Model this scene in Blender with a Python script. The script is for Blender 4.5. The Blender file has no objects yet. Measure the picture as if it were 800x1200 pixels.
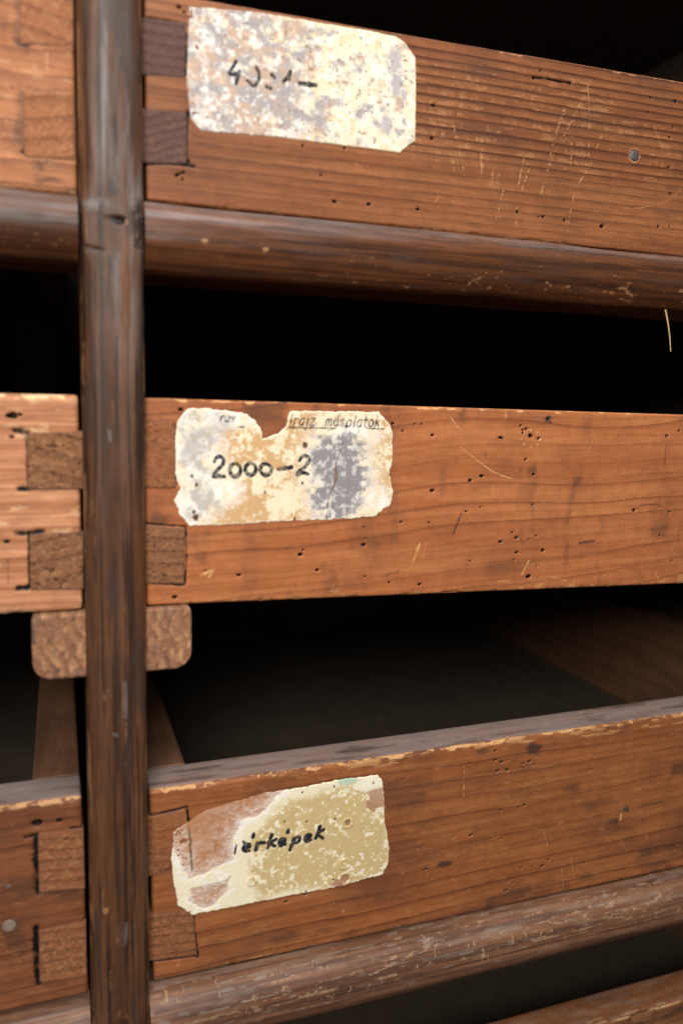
import bpy, math
import numpy as np
from mathutils import Matrix, Vector

# ------------------------------------------------------------------ camera, world, light, exposure
C = bpy.context.scene
COL = C.collection
ZC = 0.60                      # camera height over the foot of the cabinet
D = 0.36                       # camera to drawer faces (metres)
YAW, PITCH, ROLL = 0.344677932, 0.122752358, 0.0187582310
FPX = 919.0                    # focal length in pixels of the 800x1200 frame


def cam_rot():
    cy, sy, cp, sp = math.cos(YAW), math.sin(YAW), math.cos(PITCH), math.sin(PITCH)
    f = np.array([sy * cp, cy * cp, -sp])
    r = np.array([cy, -sy, 0.0])
    u = np.cross(r, f)
    c, s = math.cos(ROLL), math.sin(ROLL)
    return np.array([c * r + s * u, -s * r + c * u, f])


RC = cam_rot()
cam_data = bpy.data.cameras.new('camera')
cam = bpy.data.objects.new('camera', cam_data)
COL.objects.link(cam)
M = Matrix(((RC[0][0], RC[1][0], -RC[2][0], 0), (RC[0][1], RC[1][1], -RC[2][1], -D),
            (RC[0][2], RC[1][2], -RC[2][2], ZC), (0, 0, 0, 1)))
cam.matrix_world = M
cam_data.sensor_fit = 'VERTICAL'
cam_data.sensor_height = 23.5
cam_data.sensor_width = 15.67
cam_data.lens = FPX / 1200 * 23.5
cam_data.clip_start = 0.02
cam_data.clip_end = 50
cam_data.dof.use_dof = True
cam_data.dof.focus_distance = 0.425
cam_data.dof.aperture_fstop = 2.7
C.camera = cam

W = bpy.data.worlds.new('World')
C.world = W
W.use_nodes = True
W.node_tree.nodes['Background'].inputs[0].default_value = (1.0, 0.95, 0.9, 1)
W.node_tree.nodes['Background'].inputs[1].default_value = 0.035


def area(name, loc, target, sx, sy, power, col):
    l = bpy.data.lights.new(name, 'AREA')
    l.shape = 'RECTANGLE'
    l.size, l.size_y, l.energy, l.color = sx, sy, power, col
    o = bpy.data.objects.new(name, l)
    o.location = loc
    o.rotation_euler = (Vector(target) - Vector(loc)).to_track_quat('-Z', 'Y').to_euler()
    COL.objects.link(o)


area('window_light', (-0.16, -0.85, ZC + 0.34), (0.08, 0, ZC - 0.06), 0.34, 0.30, 11.5, (1.0, 0.95, 0.88))
area('ceiling_light', (0.10, -0.50, ZC + 1.10), (0.12, 0, ZC - 0.05), 0.8, 0.5, 16, (0.97, 0.98, 1.0))

C.view_settings.view_transform = 'Standard'
C.view_settings.look = 'None'
C.view_settings.exposure = 0
C.view_settings.gamma = 1

# ------------------------------------------------------------------ numpy helpers (all lengths below in millimetres,
# x to the right of the camera, z above the camera, y behind the plane of the drawer faces)


def at(px, py, Y=0.0):
    """photo pixel(s) -> (x, z) in mm on the plane y = Y mm"""
    px = np.asarray(px, float)
    py = np.asarray(py, float)
    v = np.stack([(px - 400) / FPX, -(py - 600) / FPX, np.ones_like(px)], -1) @ RC
    t = (Y + D * 1000) / v[..., 1]
    return v[..., 0] * t, v[..., 2] * t


def pts(lst, Y=0.0, zx=1.0, ox=0.0, oy=0.0, zy=None):
    a = np.array(lst, float)
    zy = zx if zy is None else zy
    x, z = at(ox + a[:, 0] * zx, oy + a[:, 1] * zy, Y)
    return np.stack([x, z], -1)


def hsh(i, j, seed):
    i = (i.astype(np.int64) & 0xffffffff).astype(np.uint64)
    j = (j.astype(np.int64) & 0xffffffff).astype(np.uint64)
    n = (i * np.uint64(374761393) + j * np.uint64(668265263) + np.uint64(seed * 1274126177 + 12345)) & np.uint64(0xffffffff)
    n = ((n ^ (n >> np.uint64(13))) * np.uint64(1274126177)) & np.uint64(0xffffffff)
    n = ((n ^ (n >> np.uint64(15))) * np.uint64(2246822519)) & np.uint64(0xffffffff)
    n = n ^ (n >> np.uint64(16))
    return n.astype(np.float64) / 4294967295.0


def vn(x, y, seed=0):
    xi, yi = np.floor(x), np.floor(y)
    fx, fy = x - xi, y - yi
    fx = fx * fx * fx * (fx * (fx * 6 - 15) + 10)
    fy = fy * fy * fy * (fy * (fy * 6 - 15) + 10)
    a, b = hsh(xi, yi, seed), hsh(xi + 1, yi, seed)
    c, d = hsh(xi, yi + 1, seed), hsh(xi + 1, yi + 1, seed)
    return (a + (b - a) * fx) * (1 - fy) + (c + (d - c) * fx) * fy


def fbm(x, y, seed=0, o=4, g=0.55):
    s, a, t = 0, 1.0, 0
    for k in range(o):
        s = s + a * vn(x * 2 ** k + 17.3 * k, y * 2 ** k - 9.1 * k, seed + k)
        t += a
        a *= g
    return s / t


def sm(a, b, x):
    t = np.clip((x - a) / (b - a), 0, 1)
    return t * t * (3 - 2 * t)


def seg_dist(X, Z, p, pad=3.0):
    """distance to a polyline, only worked out near it; also the run along it (0..1)"""
    dd = np.full(X.shape, 1e6)
    rr = np.zeros(X.shape)
    n = len(p) - 1
    m = (X > p[:, 0].min() - pad) & (X < p[:, 0].max() + pad) & (Z > p[:, 1].min() - pad) & (Z < p[:, 1].max() + pad)
    if not m.any():
        return dd, rr
    x, z = X[m], Z[m]
    d0 = np.full(x.shape, 1e6)
    r0 = np.zeros(x.shape)
    for k in range(n):
        a, b = p[k], p[k + 1]
        ab = b - a
        L2 = max(ab @ ab, 1e-9)
        t = np.clip(((x - a[0]) * ab[0] + (z - a[1]) * ab[1]) / L2, 0, 1)
        q = np.hypot(x - a[0] - t * ab[0], z - a[1] - t * ab[1])
        w = q < d0
        d0 = np.where(w, q, d0)
        r0 = np.where(w, (k + t) / n, r0)
    dd[m] = d0
    rr[m] = r0
    return dd, rr


def poly_sdf(X, Z, p):
    """signed distance to a polygon, positive inside"""
    n = len(p)
    d = np.full(X.shape, 1e6)
    ins = np.zeros(X.shape, bool)
    for k in range(n):
        a, b = p[k], p[(k + 1) % n]
        ab = b - a
        t = np.clip(((X - a[0]) * ab[0] + (Z - a[1]) * ab[1]) / max(ab @ ab, 1e-9), 0, 1)
        d = np.minimum(d, np.hypot(X - a[0] - t * ab[0], Z - a[1] - t * ab[1]))
        c = ((a[1] > Z) != (b[1] > Z))
        xx = a[0] + (Z - a[1]) * ab[0] / (ab[1] if abs(ab[1]) > 1e-9 else 1e-9)
        ins ^= c & (X < xx)
    return np.where(ins, d, -d)


def smooth_line(p, n=6):
    p = np.array(p, float)
    if len(p) < 3:
        return p
    q = np.vstack([2 * p[0] - p[1], p, 2 * p[-1] - p[-2]])
    out = []
    for i in range(1, len(q) - 2):
        for t in np.arange(n) / n:
            a, b, c, d = q[i - 1], q[i], q[i + 1], q[i + 2]
            out.append(0.5 * (2 * b + (c - a) * t + (2 * a - 5 * b + 4 * c - d) * t * t + (3 * b - a - 3 * c + d) * t ** 3))
    out.append(p[-1])
    return np.array(out)


# ------------------------------------------------------------------ objects


def tag(o, label=None, cat=None, group=None, kind=None):
    if label: o['label'] = label
    if cat: o['category'] = cat
    if group: o['group'] = group
    if kind: o['kind'] = kind
    return o


def empty(name, mm):
    o = bpy.data.objects.new(name, None)
    o.empty_display_size = 0.02
    COL.objects.link(o)
    o.location = (mm[0] / 1000, mm[1] / 1000, ZC + mm[2] / 1000)
    return o


def raw_mesh(name, P, quads, mat, parent=None, ngons=(), attrs=None, smooth=True, sharp=1.2):
    """P (n,3) in mm in the cabinet's frame"""
    me = bpy.data.meshes.new(name)
    off = np.zeros(3)
    if parent is not None:
        off = np.array(parent.location)
    V = np.asarray(P, np.float64) / 1000 + np.array([0, 0, ZC]) - off
    quads = np.asarray(quads, np.int32).reshape(-1, 4)
    loops = [quads.ravel()] + [np.asarray(g, np.int32) for g in ngons]
    tot = np.array([4] * len(quads) + [len(g) for g in ngons], np.int32)
    lv = np.concatenate(loops)
    me.vertices.add(len(V))
    me.vertices.foreach_set('co', V.astype(np.float32).ravel())
    me.loops.add(len(lv))
    me.loops.foreach_set('vertex_index', lv)
    me.polygons.add(len(tot))
    me.polygons.foreach_set('loop_start', np.concatenate([[0], np.cumsum(tot)[:-1]]).astype(np.int32))
    me.polygons.foreach_set('use_smooth', np.array([smooth] * len(tot), bool))
    me.update(calc_edges=True)
    if smooth:
        me.set_sharp_from_angle(angle=sharp)
    for k, v in (attrs or {}).items():
        if v.ndim == 1:
            a = me.attributes.new(k, 'FLOAT', 'POINT')
            a.data.foreach_set('value', v.astype(np.float32))
        else:
            a = me.attributes.new(k, 'FLOAT_COLOR', 'POINT')
            a.data.foreach_set('color', np.concatenate([v, np.ones((len(v), 1))], 1).astype(np.float32).ravel())
    me.materials.append(mat)
    o = bpy.data.objects.new(name, me)
    COL.objects.link(o)
    if parent is not None:
        o.parent = parent
    return o


def tube_grid(nu, nv):
    i = np.arange(nu - 1)[:, None]
    j = np.arange(nv)[None, :]
    j2 = (j + 1) % nv
    q = np.stack([i * nv + j, (i + 1) * nv + j, (i + 1) * nv + j2, i * nv + j2], -1)
    return q.reshape(-1, 4)


def sheet_grid(nu, nv):
    i = np.arange(nu - 1)[:, None]
    j = np.arange(nv - 1)[None, :]
    q = np.stack([i * nv + j, (i + 1) * nv + j, (i + 1) * nv + j + 1, i * nv + j + 1], -1)
    return q.reshape(-1, 4)


def box(name, x0, x1, y0, y1, z0, z1, mat, parent=None, r=1.0):
    """a plain board with softened long edges, for the hidden insides"""
    xs = [x0, x0 + r, x1 - r, x1]
    P = []
    for k, x in enumerate(xs):
        i = r * 0.7 if k in (0, 3) else 0
        for (y, z) in ((y0 + i, z0 + r), (y0 + r, z0 + i), (y1 - r, z0 + i), (y1 - i, z0 + r),
                       (y1 - i, z1 - r), (y1 - r, z1 - i), (y0 + r, z1 - i), (y0 + i, z1 - r)):
            P.append((x, y, z))
    q = tube_grid(4, 8)
    return raw_mesh(name, P, q, mat, parent, ngons=[list(range(8)), list(range(31, 23, -1))], smooth=False)


# ------------------------------------------------------------------ materials


class NT:
    def __init__(s, name):
        s.m = bpy.data.materials.new(name)
        s.m.use_nodes = True
        s.t = s.m.node_tree
        s.b = s.t.nodes['Principled BSDF']

    def n(s, kind, **kw):
        o = s.t.nodes.new(kind)
        for k, v in kw.items():
            setattr(o, k, v)
        return o

    def link(s, a, b): s.t.links.new(a, b)

    def put(s, sock, v):
        if hasattr(v, 'is_output'): s.link(v, sock)
        else: sock.default_value = v

    def math(s, op, a, b=0.0, c=None, clamp=False):
        o = s.n('ShaderNodeMath', operation=op, use_clamp=clamp)
        s.put(o.inputs[0], a); s.put(o.inputs[1], b)
        if c is not None: s.put(o.inputs[2], c)
        return o.outputs[0]

    def mix(s, f, a, b, mode='MIX'):
        o = s.n('ShaderNodeMix', data_type='RGBA', blend_type=mode)
        s.put(o.inputs[0], f)
        for sock, v in ((o.inputs[6], a), (o.inputs[7], b)):
            s.put(sock, (*v, 1) if isinstance(v, tuple) and len(v) == 3 else v)
        return o.outputs[2]

    def attr(s, name):
        o = s.n('ShaderNodeAttribute', attribute_name=name)
        return o

    def noise(s, vec, scale, detail=4, rough=0.55, dist=0.0):
        o = s.n('ShaderNodeTexNoise')
        s.link(vec, o.inputs['Vector'])
        o.inputs['Scale'].default_value = scale
        o.inputs['Detail'].default_value = detail
        o.inputs['Roughness'].default_value = rough
        o.inputs['Distortion'].default_value = dist
        return o.outputs[0]

    def maps(s, sc, off=(0, 0, 0)):
        c = s.n('ShaderNodeTexCoord')
        m = s.n('ShaderNodeMapping')
        s.link(c.outputs['Object'], m.inputs[0])
        m.inputs['Scale'].default_value = sc
        m.inputs['Location'].default_value = off
        return m.outputs[0]

    def ramp(s, v, lo, hi, a=0.0, b=1.0):
        o = s.n('ShaderNodeMapRange', interpolation_type='SMOOTHSTEP')
        s.put(o.inputs[0], v)
        for i, x in enumerate((lo, hi, a, b)): o.inputs[1 + i].default_value = x
        return o.outputs[0]


def wood(name, A, B, late, seed=0, axis='X', rough=0.5, spec=0.35, wearcol=(.50, .27, .11), staincol=(.045, .028, .022),
         greycol=(.20, .18, .175), fib=0.35, bump=0.25):
    s = NT(name)
    ax = {'X': (1, 14, 14), 'Z': (14, 14, 1), 'Y': (14, 1, 14)}[axis]
    o = (seed * 1.37, seed * 0.71, seed * 2.13)
    v = s.maps(tuple(a * 1.0 for a in ax), o)
    low = s.noise(v, 9, 5, 0.6, 0.4)
    fibre = s.noise(v, 70, 5, 0.65)
    v2 = s.maps((1, 1, 1), o)
    cloud = s.noise(v2, 26, 4, 0.6)
    speck = s.noise(v2, 1100, 2, 0.6)
    fine = s.noise(v, 210, 4, 0.7)
    flick = s.noise(v2, 190, 4, 0.65)
    c = s.mix(s.ramp(low, 0.35, 0.68), A, B)
    c = s.mix(s.math('MULTIPLY', s.ramp(cloud, 0.42, 0.72), 0.45), c, tuple(x * 0.62 for x in A))
    c = s.mix(s.math('MULTIPLY', s.attr('late').outputs['Fac'], 0.95), c, late)
    k = s.math('MULTIPLY_ADD', s.math('SUBTRACT', fibre, 0.5), fib * 2.6, 1.0)
    k = s.math('MULTIPLY_ADD', s.math('SUBTRACT', speck, 0.5), 0.30, k)
    k = s.math('MULTIPLY_ADD', s.math('SUBTRACT', fine, 0.5), fib * 1.6, k)
    k = s.math('MULTIPLY_ADD', s.math('SUBTRACT', flick, 0.5), 0.45, k)
    kk = s.n('ShaderNodeCombineColor')
    for i in range(3): s.link(k, kk.inputs[i])
    c = s.mix(1.0, c, kk.outputs[0], 'MULTIPLY')
    g = s.attr('grey').outputs['Fac']
    c = s.mix(s.math('MULTIPLY', s.ramp(s.math('MULTIPLY_ADD', s.math('SUBTRACT', fine, 0.5), 0.9, s.math('MULTIPLY_ADD', s.math('SUBTRACT', fibre, 0.5), 0.7, g)), 0.15, 1.2), 0.8), c, greycol)
    st = s.attr('stain').outputs['Fac']
    c = s.mix(s.math('MULTIPLY', s.ramp(s.math('MULTIPLY_ADD', s.math('SUBTRACT', cloud, 0.5), 0.35, st), 0.05, 1.0), 0.9), c, staincol)
    w = s.attr('wear').outputs['Fac']
    wq = s.math('MULTIPLY_ADD', s.math('SUBTRACT', fine, 0.5), 1.1, w)
    wf = s.ramp(s.math('MULTIPLY_ADD', s.math('SUBTRACT', speck, 0.5), 0.7, wq), 0.25, 1.05)
    wf = s.math('MULTIPLY', wf, s.math('MULTIPLY', s.ramp(w, 0.02, 0.3), 0.85))
    c = s.mix(wf, c, wearcol)
    h = s.attr('hole').outputs['Fac']
    c = s.mix(s.ramp(h, 0.15, 0.75), c, (.006, .004, .003))
    s.link(c, s.b.inputs['Base Color'])
    r = s.math('MULTIPLY_ADD', s.math('SUBTRACT', cloud, 0.5), 0.5, rough)
    r = s.math('MULTIPLY_ADD', wf, 0.2, r, True)
    s.link(r, s.b.inputs['Roughness'])
    s.b.inputs['Specular IOR Level'].default_value = spec
    bm = s.n('ShaderNodeBump')
    bm.inputs['Strength'].default_value = bump
    bm.inputs['Distance'].default_value = 0.0006
    s.link(s.math('ADD', s.math('MULTIPLY_ADD', speck, 0.3, fibre), s.math('MULTIPLY', s.math('ADD', fine, flick), 0.6)), bm.inputs['Height'])
    s.link(bm.outputs[0], s.b.inputs['Normal'])
    return s.m


def endgrain(name, A, B, seed=0, pit=0.5, late=None):
    s = NT(name)
    v = s.maps((1, 1, 1), (seed * 1.7, seed * .9, seed * .3))
    n1 = s.noise(v, 260, 5, 0.7)
    n2 = s.noise(v, 900, 3, 0.7)
    c = s.mix(s.ramp(n1, 0.28, 0.74), A, B)
    c = s.mix(s.math('MULTIPLY', s.attr('late').outputs['Fac'], 0.8), c, late or tuple(x * .35 for x in A))
    c = s.mix(s.math('MULTIPLY', s.ramp(n2, 0.52, 0.7), pit), c, tuple(x * .3 for x in A))
    c = s.mix(s.math('MULTIPLY', s.attr('wear').outputs['Fac'], 0.8), c, (.50, .29, .14))
    c = s.mix(s.math('MULTIPLY', s.attr('stain').outputs['Fac'], 0.85), c, (.05, .04, .045))
    c = s.mix(s.ramp(s.attr('hole').outputs['Fac'], 0.15, 0.75), c, (.006, .004, .003))
    s.link(c, s.b.inputs['Base Color'])
    s.b.inputs['Roughness'].default_value = 0.8
    s.b.inputs['Specular IOR Level'].default_value = 0.2
    bm = s.n('ShaderNodeBump')
    bm.inputs['Strength'].default_value = 0.5
    bm.inputs['Distance'].default_value = 0.0008
    s.link(s.math('ADD', n1, n2), bm.inputs['Height'])
    s.link(bm.outputs[0], s.b.inputs['Normal'])
    return s.m


def paper_mat(name):
    s = NT(name)
    v = s.maps((1, 1, 1))
    n1 = s.noise(v, 700, 3, 0.6)
    n2 = s.noise(v, 150, 4, 0.6)
    a = s.attr('tone').outputs['Color']
    k = s.math('MULTIPLY_ADD', s.math('SUBTRACT', n1, 0.5), 0.25, 1.0)
    k = s.math('MULTIPLY_ADD', s.math('SUBTRACT', n2, 0.5), 0.18, k)
    kk = s.n('ShaderNodeCombineColor')
    for i in range(3): s.link(k, kk.inputs[i])
    s.link(s.mix(1.0, a, kk.outputs[0], 'MULTIPLY'), s.b.inputs['Base Color'])
    s.b.inputs['Roughness'].default_value = 0.75
    s.b.inputs['Specular IOR Level'].default_value = 0.25
    bm = s.n('ShaderNodeBump')
    bm.inputs['Strength'].default_value = 0.3
    bm.inputs['Distance'].default_value = 0.0003
    s.link(n1, bm.inputs['Height'])
    s.link(bm.outputs[0], s.b.inputs['Normal'])
    return s.m


def plain(name, A, B, scale, rough=0.7, metal=0.0):
    s = NT(name)
    n = s.noise(s.maps((1, 1, 1)), scale, 4, 0.6)
    s.link(s.mix(s.ramp(n, 0.35, 0.65), A, B), s.b.inputs['Base Color'])
    s.b.inputs['Roughness'].default_value = rough
    s.b.inputs['Metallic'].default_value = metal
    return s.m


M_D1 = wood('red_brown_pine', (.195, .067, .026), (.26, .099, .039), (.065, .023, .012), 1, rough=.5, spec=.16, wearcol=(.44, .225, .10))
M_D2 = wood('orange_pine', (.335, .109, .040), (.415, .152, .058), (.14, .043, .017), 2, rough=.47, spec=.16, fib=.16, bump=.14, wearcol=(.60, .34, .14))
M_D3 = wood('dark_orange_pine', (.24, .080, .029), (.31, .114, .041), (.095, .030, .015), 3, rough=.46, spec=.16, fib=.18, bump=.16, wearcol=(.56, .31, .13))
M_D4 = wood('chipped_pine', (.18, .068, .028), (.26, .11, .046), (.09, .04, .02), 4, wearcol=(.50, .30, .14))
M_L1 = wood('worn_pink_pine', (.31, .115, .048), (.40, .165, .072), (.15, .055, .026), 5, rough=.6, spec=.16, wearcol=(.58, .36, .20))
M_L2 = wood('pale_ridged_pine', (.42, .175, .087), (.53, .25, .128), (.27, .10, .04), 6, rough=.6, spec=.2, wearcol=(.72, .50, .27))
M_L3 = wood('stained_pine', (.17, .058, .024), (.235, .088, .036), (.065, .025, .015), 7, rough=.5, spec=.18, staincol=(.055, .026, .018), wearcol=(.55, .30, .14))
M_POST = wood('dark_brown_post', (.066, .028, .013), (.120, .051, .024), (.022, .011, .008), 8, 'Z', rough=.46, spec=.25, wearcol=(.30, .155, .07), greycol=(.165, .15, .148), fib=.28)
M_RAIL = wood('brown_varnished_rail', (.076, .027, .011), (.135, .048, .019), (.030, .013, .008), 9, rough=.34, spec=.32, wearcol=(.40, .21, .09), fib=.22, bump=.15)
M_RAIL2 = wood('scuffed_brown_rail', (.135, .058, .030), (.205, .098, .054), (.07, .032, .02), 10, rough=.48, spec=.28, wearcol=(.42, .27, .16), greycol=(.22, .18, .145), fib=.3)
M_IN = wood('inner_pine', (.115, .052, .026), (.17, .08, .042), (.07, .035, .02), 11, 'Y', rough=.7)
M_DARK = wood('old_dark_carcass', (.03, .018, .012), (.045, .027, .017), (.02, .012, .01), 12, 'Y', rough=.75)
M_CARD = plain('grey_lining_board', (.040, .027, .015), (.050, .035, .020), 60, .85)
M_EG_DK = endgrain('dark_end_grain', (.085, .042, .034), (.13, .068, .055), 1, .12)
M_EG_BR = endgrain('brown_end_grain', (.175, .072, .032), (.27, .122, .056), 2, .5)
M_EG_OR = endgrain('orange_end_grain', (.19, .072, .030), (.29, .11, .046), 3, .4)
M_EG_GR = endgrain('rough_runner_end', (.22, .098, .050), (.34, .165, .090), 4, .4)
M_PAPER = paper_mat('aged_paper')
M_NAIL = plain('rusty_steel', (.10, .09, .09), (.19, .17, .16), 900, .5, .6)
M_STRAW = plain('dry_straw', (.5, .33, .13), (.6, .42, .2), 300, .6)

# ------------------------------------------------------------------ marks on wooden faces


class Marks:
    """collects height (mm, positive outward) and masks over a face"""

    def __init__(s, X, Z):
        s.X, s.Z = X, Z
        s.h = np.zeros(X.shape)
        s.late, s.stain, s.wear, s.hole, s.grey = (np.zeros(X.shape) for _ in range(5))

    def holes(s, P, r=0.7, depth=1.6, seed=0, halo=0.25):
        for i, (x, z) in enumerate(P):
            q = (math.sin(i * 12.9898 + seed) * 43758.5453) % 1
            rr = r * (0.65 + 0.7 * q)
            m = (abs(s.X - x) < rr * 5) & (abs(s.Z - z) < rr * 4)
            if not m.any(): continue
            e = np.hypot((s.X[m] - x) / (1 + 0.7 * q), s.Z[m] - z) / rr
            e = e + 0.35 * (vn(s.X[m] / .9, s.Z[m] / .9, 7 + seed) - .5)
            f = 1 - sm(0.65, 1.15, e)
            s.h[m] -= depth * f
            s.hole[m] = np.maximum(s.hole[m], f)
            # a chipped pale lower lip
            lip = np.exp(-(((s.X[m] - x) / rr) ** 2 + ((s.Z[m] - z + 1.3 * rr) / (rr * .7)) ** 2)) * (1 - f)
            s.wear[m] = np.maximum(s.wear[m], lip * halo * 1.3 * q)

    def scratch(s, p, w=0.4, a=1.0, dots=0.0, seed=0, depth=0.08, curve=True):
        p = smooth_line(p) if curve else np.asarray(p)
        d, r = seg_dist(s.X, s.Z, p, 4 * w + 2)
        br = fbm(s.X / 3, s.Z / 1.6, 31 + seed, 3)
        f = (1 - sm(0.4 * w, 1.25 * w, d)) * (1 - dots * sm(.4, .56, br)) * a * sm(0, .08, r) * sm(1.0, .9, r)
        s.wear = np.maximum(s.wear, f)
        s.h -= depth * f

    def dark(s, p, w=0.5, a=0.8, soft=1.0, depth=0.0, hole=0.0, rough=0.0):
        p = np.asarray(p)
        d, r = seg_dist(s.X, s.Z, p, 6 * w + 3)
        d = d + rough * (fbm(s.X / 1.5, s.Z / 1.5, 77, 3) - .5) * w * 3
        f = 1 - sm(w * max(0, 1 - soft), w * (1 + soft), d)
        s.stain = np.maximum(s.stain, f * a)
        s.h -= depth * f
        if hole: s.hole = np.maximum(s.hole, f * hole)

    def blot(s, x, z, rx, rz, a=0.7, seed=0, to='stain', ang=0.0):
        c, n = math.cos(ang), math.sin(ang)
        u, v = (s.X - x) * c + (s.Z - z) * n, -(s.X - x) * n + (s.Z - z) * c
        e = np.hypot(u / rx, v / rz) + 1.1 * (fbm(s.X / (rx * .5 + 1), s.Z / (rz * .5 + .7), 55 + seed) - .5)
        f = (1 - sm(.35, 1.15, e)) * a
        setattr(s, to, np.maximum(getattr(s, to), f))

    def rings(s, spacing, slope=0.0, wob=4.0, seed=0, amp=0.08, sharp=.16, strength=1.0, lx=160.0, lz=40.0, bend=None):
        g = s.Z - slope * s.X + wob * (fbm(s.X / lx, s.Z / lz, 200 + seed, 3) - .5) * 2
        if bend is not None: g = g + bend
        g = g / spacing + 0.55 * (vn(s.Z * 0 + 3.3, g_like(s.Z, spacing), 9 + seed) - .5)
        k = np.floor(g)
        t = g - k
        ln = np.exp(-(1 - t) / sharp) * (1 - sm(.97, 1.0, t))
        inten = .35 + .65 * hsh(k, k * 0, 300 + seed)
        inten = inten * (.55 + .75 * (fbm(s.X / 45, k * 3.7, 400 + seed, 2)))
        f = np.clip(1.7 * ln * inten * strength, 0, 1)
        s.late = np.maximum(s.late, f)
        s.h += amp * (f - .3)

    def edge(s, zt, zb, w=1.2, a=0.9, seed=0):
        for e, q in ((zt - s.Z, 0), (s.Z - zb, 5)):
            n = fbm(s.X / 9, s.X * 0 + q, 500 + seed, 4)
            lim = w * (.2 + 2.0 * sm(.42, .75, n))
            s.wear = np.maximum(s.wear, a * (1 - sm(lim * .4, lim, e)) * sm(.3, .6, fbm(s.X / 4, s.Z / 2, 520 + seed + q, 3)))
            s.h -= .5 * (1 - sm(0, lim, e)) * sm(.45, .75, n)


def g_like(Z, spacing):
    return Z / (spacing * 3.1)


def board_front(name, x0, x1, zt, zb, y, thick, mat, parent, paint, vis, step=0.5, r=1.2, top_paint=None, xend=(0, 0)):
    """front board of a drawer: one swept solid, its visible length and face finely divided.
    zt, zb: (z at x0, z at x1) of the top and bottom edge on the face; xend: lean of the left / right end (mm per mm of z)"""
    a, b = max(x0 + 2.2, vis[0]), min(x1 - 2.2, vis[1])
    head = [x0, x0 + .3, x0 + .8, x0 + 1.5]
    tail = [x1 - 1.5, x1 - .8, x1 - .3, x1]
    mid = list(np.arange(a, b, step))
    if a > x0 + 12: mid = list(np.arange(x0 + 2.2, a - 1, 12)) + mid
    if b < x1 - 12: mid = mid + list(np.arange(b + 6, x1 - 2.2, 12))
    xs = np.array(head + mid + tail)
    H = abs((zt[0] + zt[1]) / 2 - (zb[0] + zb[1]) / 2)
    prof = []                                           # (y offset, w, dz, side, ny, nz)
    for t in np.linspace(thick - r, r, 14): prof.append((t, 1, 0, 1, 0, 1))
    for k in range(1, 6):
        q = k / 6 * math.pi / 2
        prof.append((r - r * math.sin(q), 1, -(r - r * math.cos(q)), 0, -math.sin(q), math.cos(q)))
    nfr = int((H - 2 * r) / (step * .92))
    for w in np.linspace(1 - r / H, r / H, nfr): prof.append((0, w, 0, 0, -1, 0))
    for k in range(1, 6):
        q = k / 6 * math.pi / 2
        prof.append((r - r * math.cos(q), 0, r - r * math.sin(q), 0, -math.cos(q), -math.sin(q)))
    prof += [(r, 0, 0, 2, 0, -1), (thick - r, 0, 0, 2, 0, -1), (thick - r * .3, 0, r * .3, 2, 1, 0), (thick, 0, r, 2, 1, 0),
             (thick, 1, -r, 2, 1, 0), (thick - r * .3, 1, -r * .3, 2, 1, 0)]
    pr = np.array(prof)
    u = (xs - x0) / (x1 - x0)
    ZT, ZB = (zt[0] + (zt[1] - zt[0]) * u)[:, None], (zb[0] + (zb[1] - zb[0]) * u)[:, None]
    Zm = ZB + pr[None, :, 1] * (ZT - ZB) + pr[None, :, 2]
    Xm = np.repeat(xs[:, None], len(pr), 1)
    Ym = y + np.repeat(pr[None, :, 0], len(xs), 0)
    ins = np.zeros(len(xs))
    for k in range(4):
        ins[k] = r * (1 - math.sin(math.acos(1 - min(1, (xs[k] - x0) / 1.5)))) if k < 3 else 0
        ins[-1 - k] = ins[k]
    Zm = Zm - ins[:, None] * pr[None, :, 5]
    Ym = Ym - ins[:, None] * pr[None, :, 4]
    zm = (ZT + ZB) / 2
    Xm = Xm + (Zm - zm) * (xend[0] * (1 - u) + xend[1] * u)[:, None]
    mk = Marks(Xm, Zm)
    side = np.repeat(pr[None, :, 3], len(xs), 0)
    paint(mk, ZT, ZB)
    for n in ('late', 'stain', 'wear', 'hole', 'grey'):
        setattr(mk, n, np.where(side == 0, getattr(mk, n), 0))
    mk.h = np.where(side == 0, mk.h, 0)
    if top_paint is not None:
        tp = Marks(Xm, Ym)
        top_paint(tp)
        for n in ('late', 'stain', 'wear', 'hole', 'grey'):
            setattr(mk, n, np.where(side == 1, getattr(tp, n), getattr(mk, n)))
        mk.h = np.where(side == 1, tp.h, mk.h)
    Ym = Ym + pr[None, :, 4] * mk.h
    Zm = Zm + pr[None, :, 5] * mk.h
    P = np.stack([Xm, Ym, Zm], -1).reshape(-1, 3)
    nu, nv = len(xs), len(pr)
    at_ = {n: getattr(mk, n).ravel() for n in ('late', 'stain', 'wear', 'hole', 'grey')}
    return raw_mesh(name, P, tube_grid(nu, nv)[:, ::-1], mat, parent,
                    ngons=[list(range(nv))[::1], list(range(nu * nv - 1, (nu - 1) * nv - 1, -1))], attrs=at_)


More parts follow.
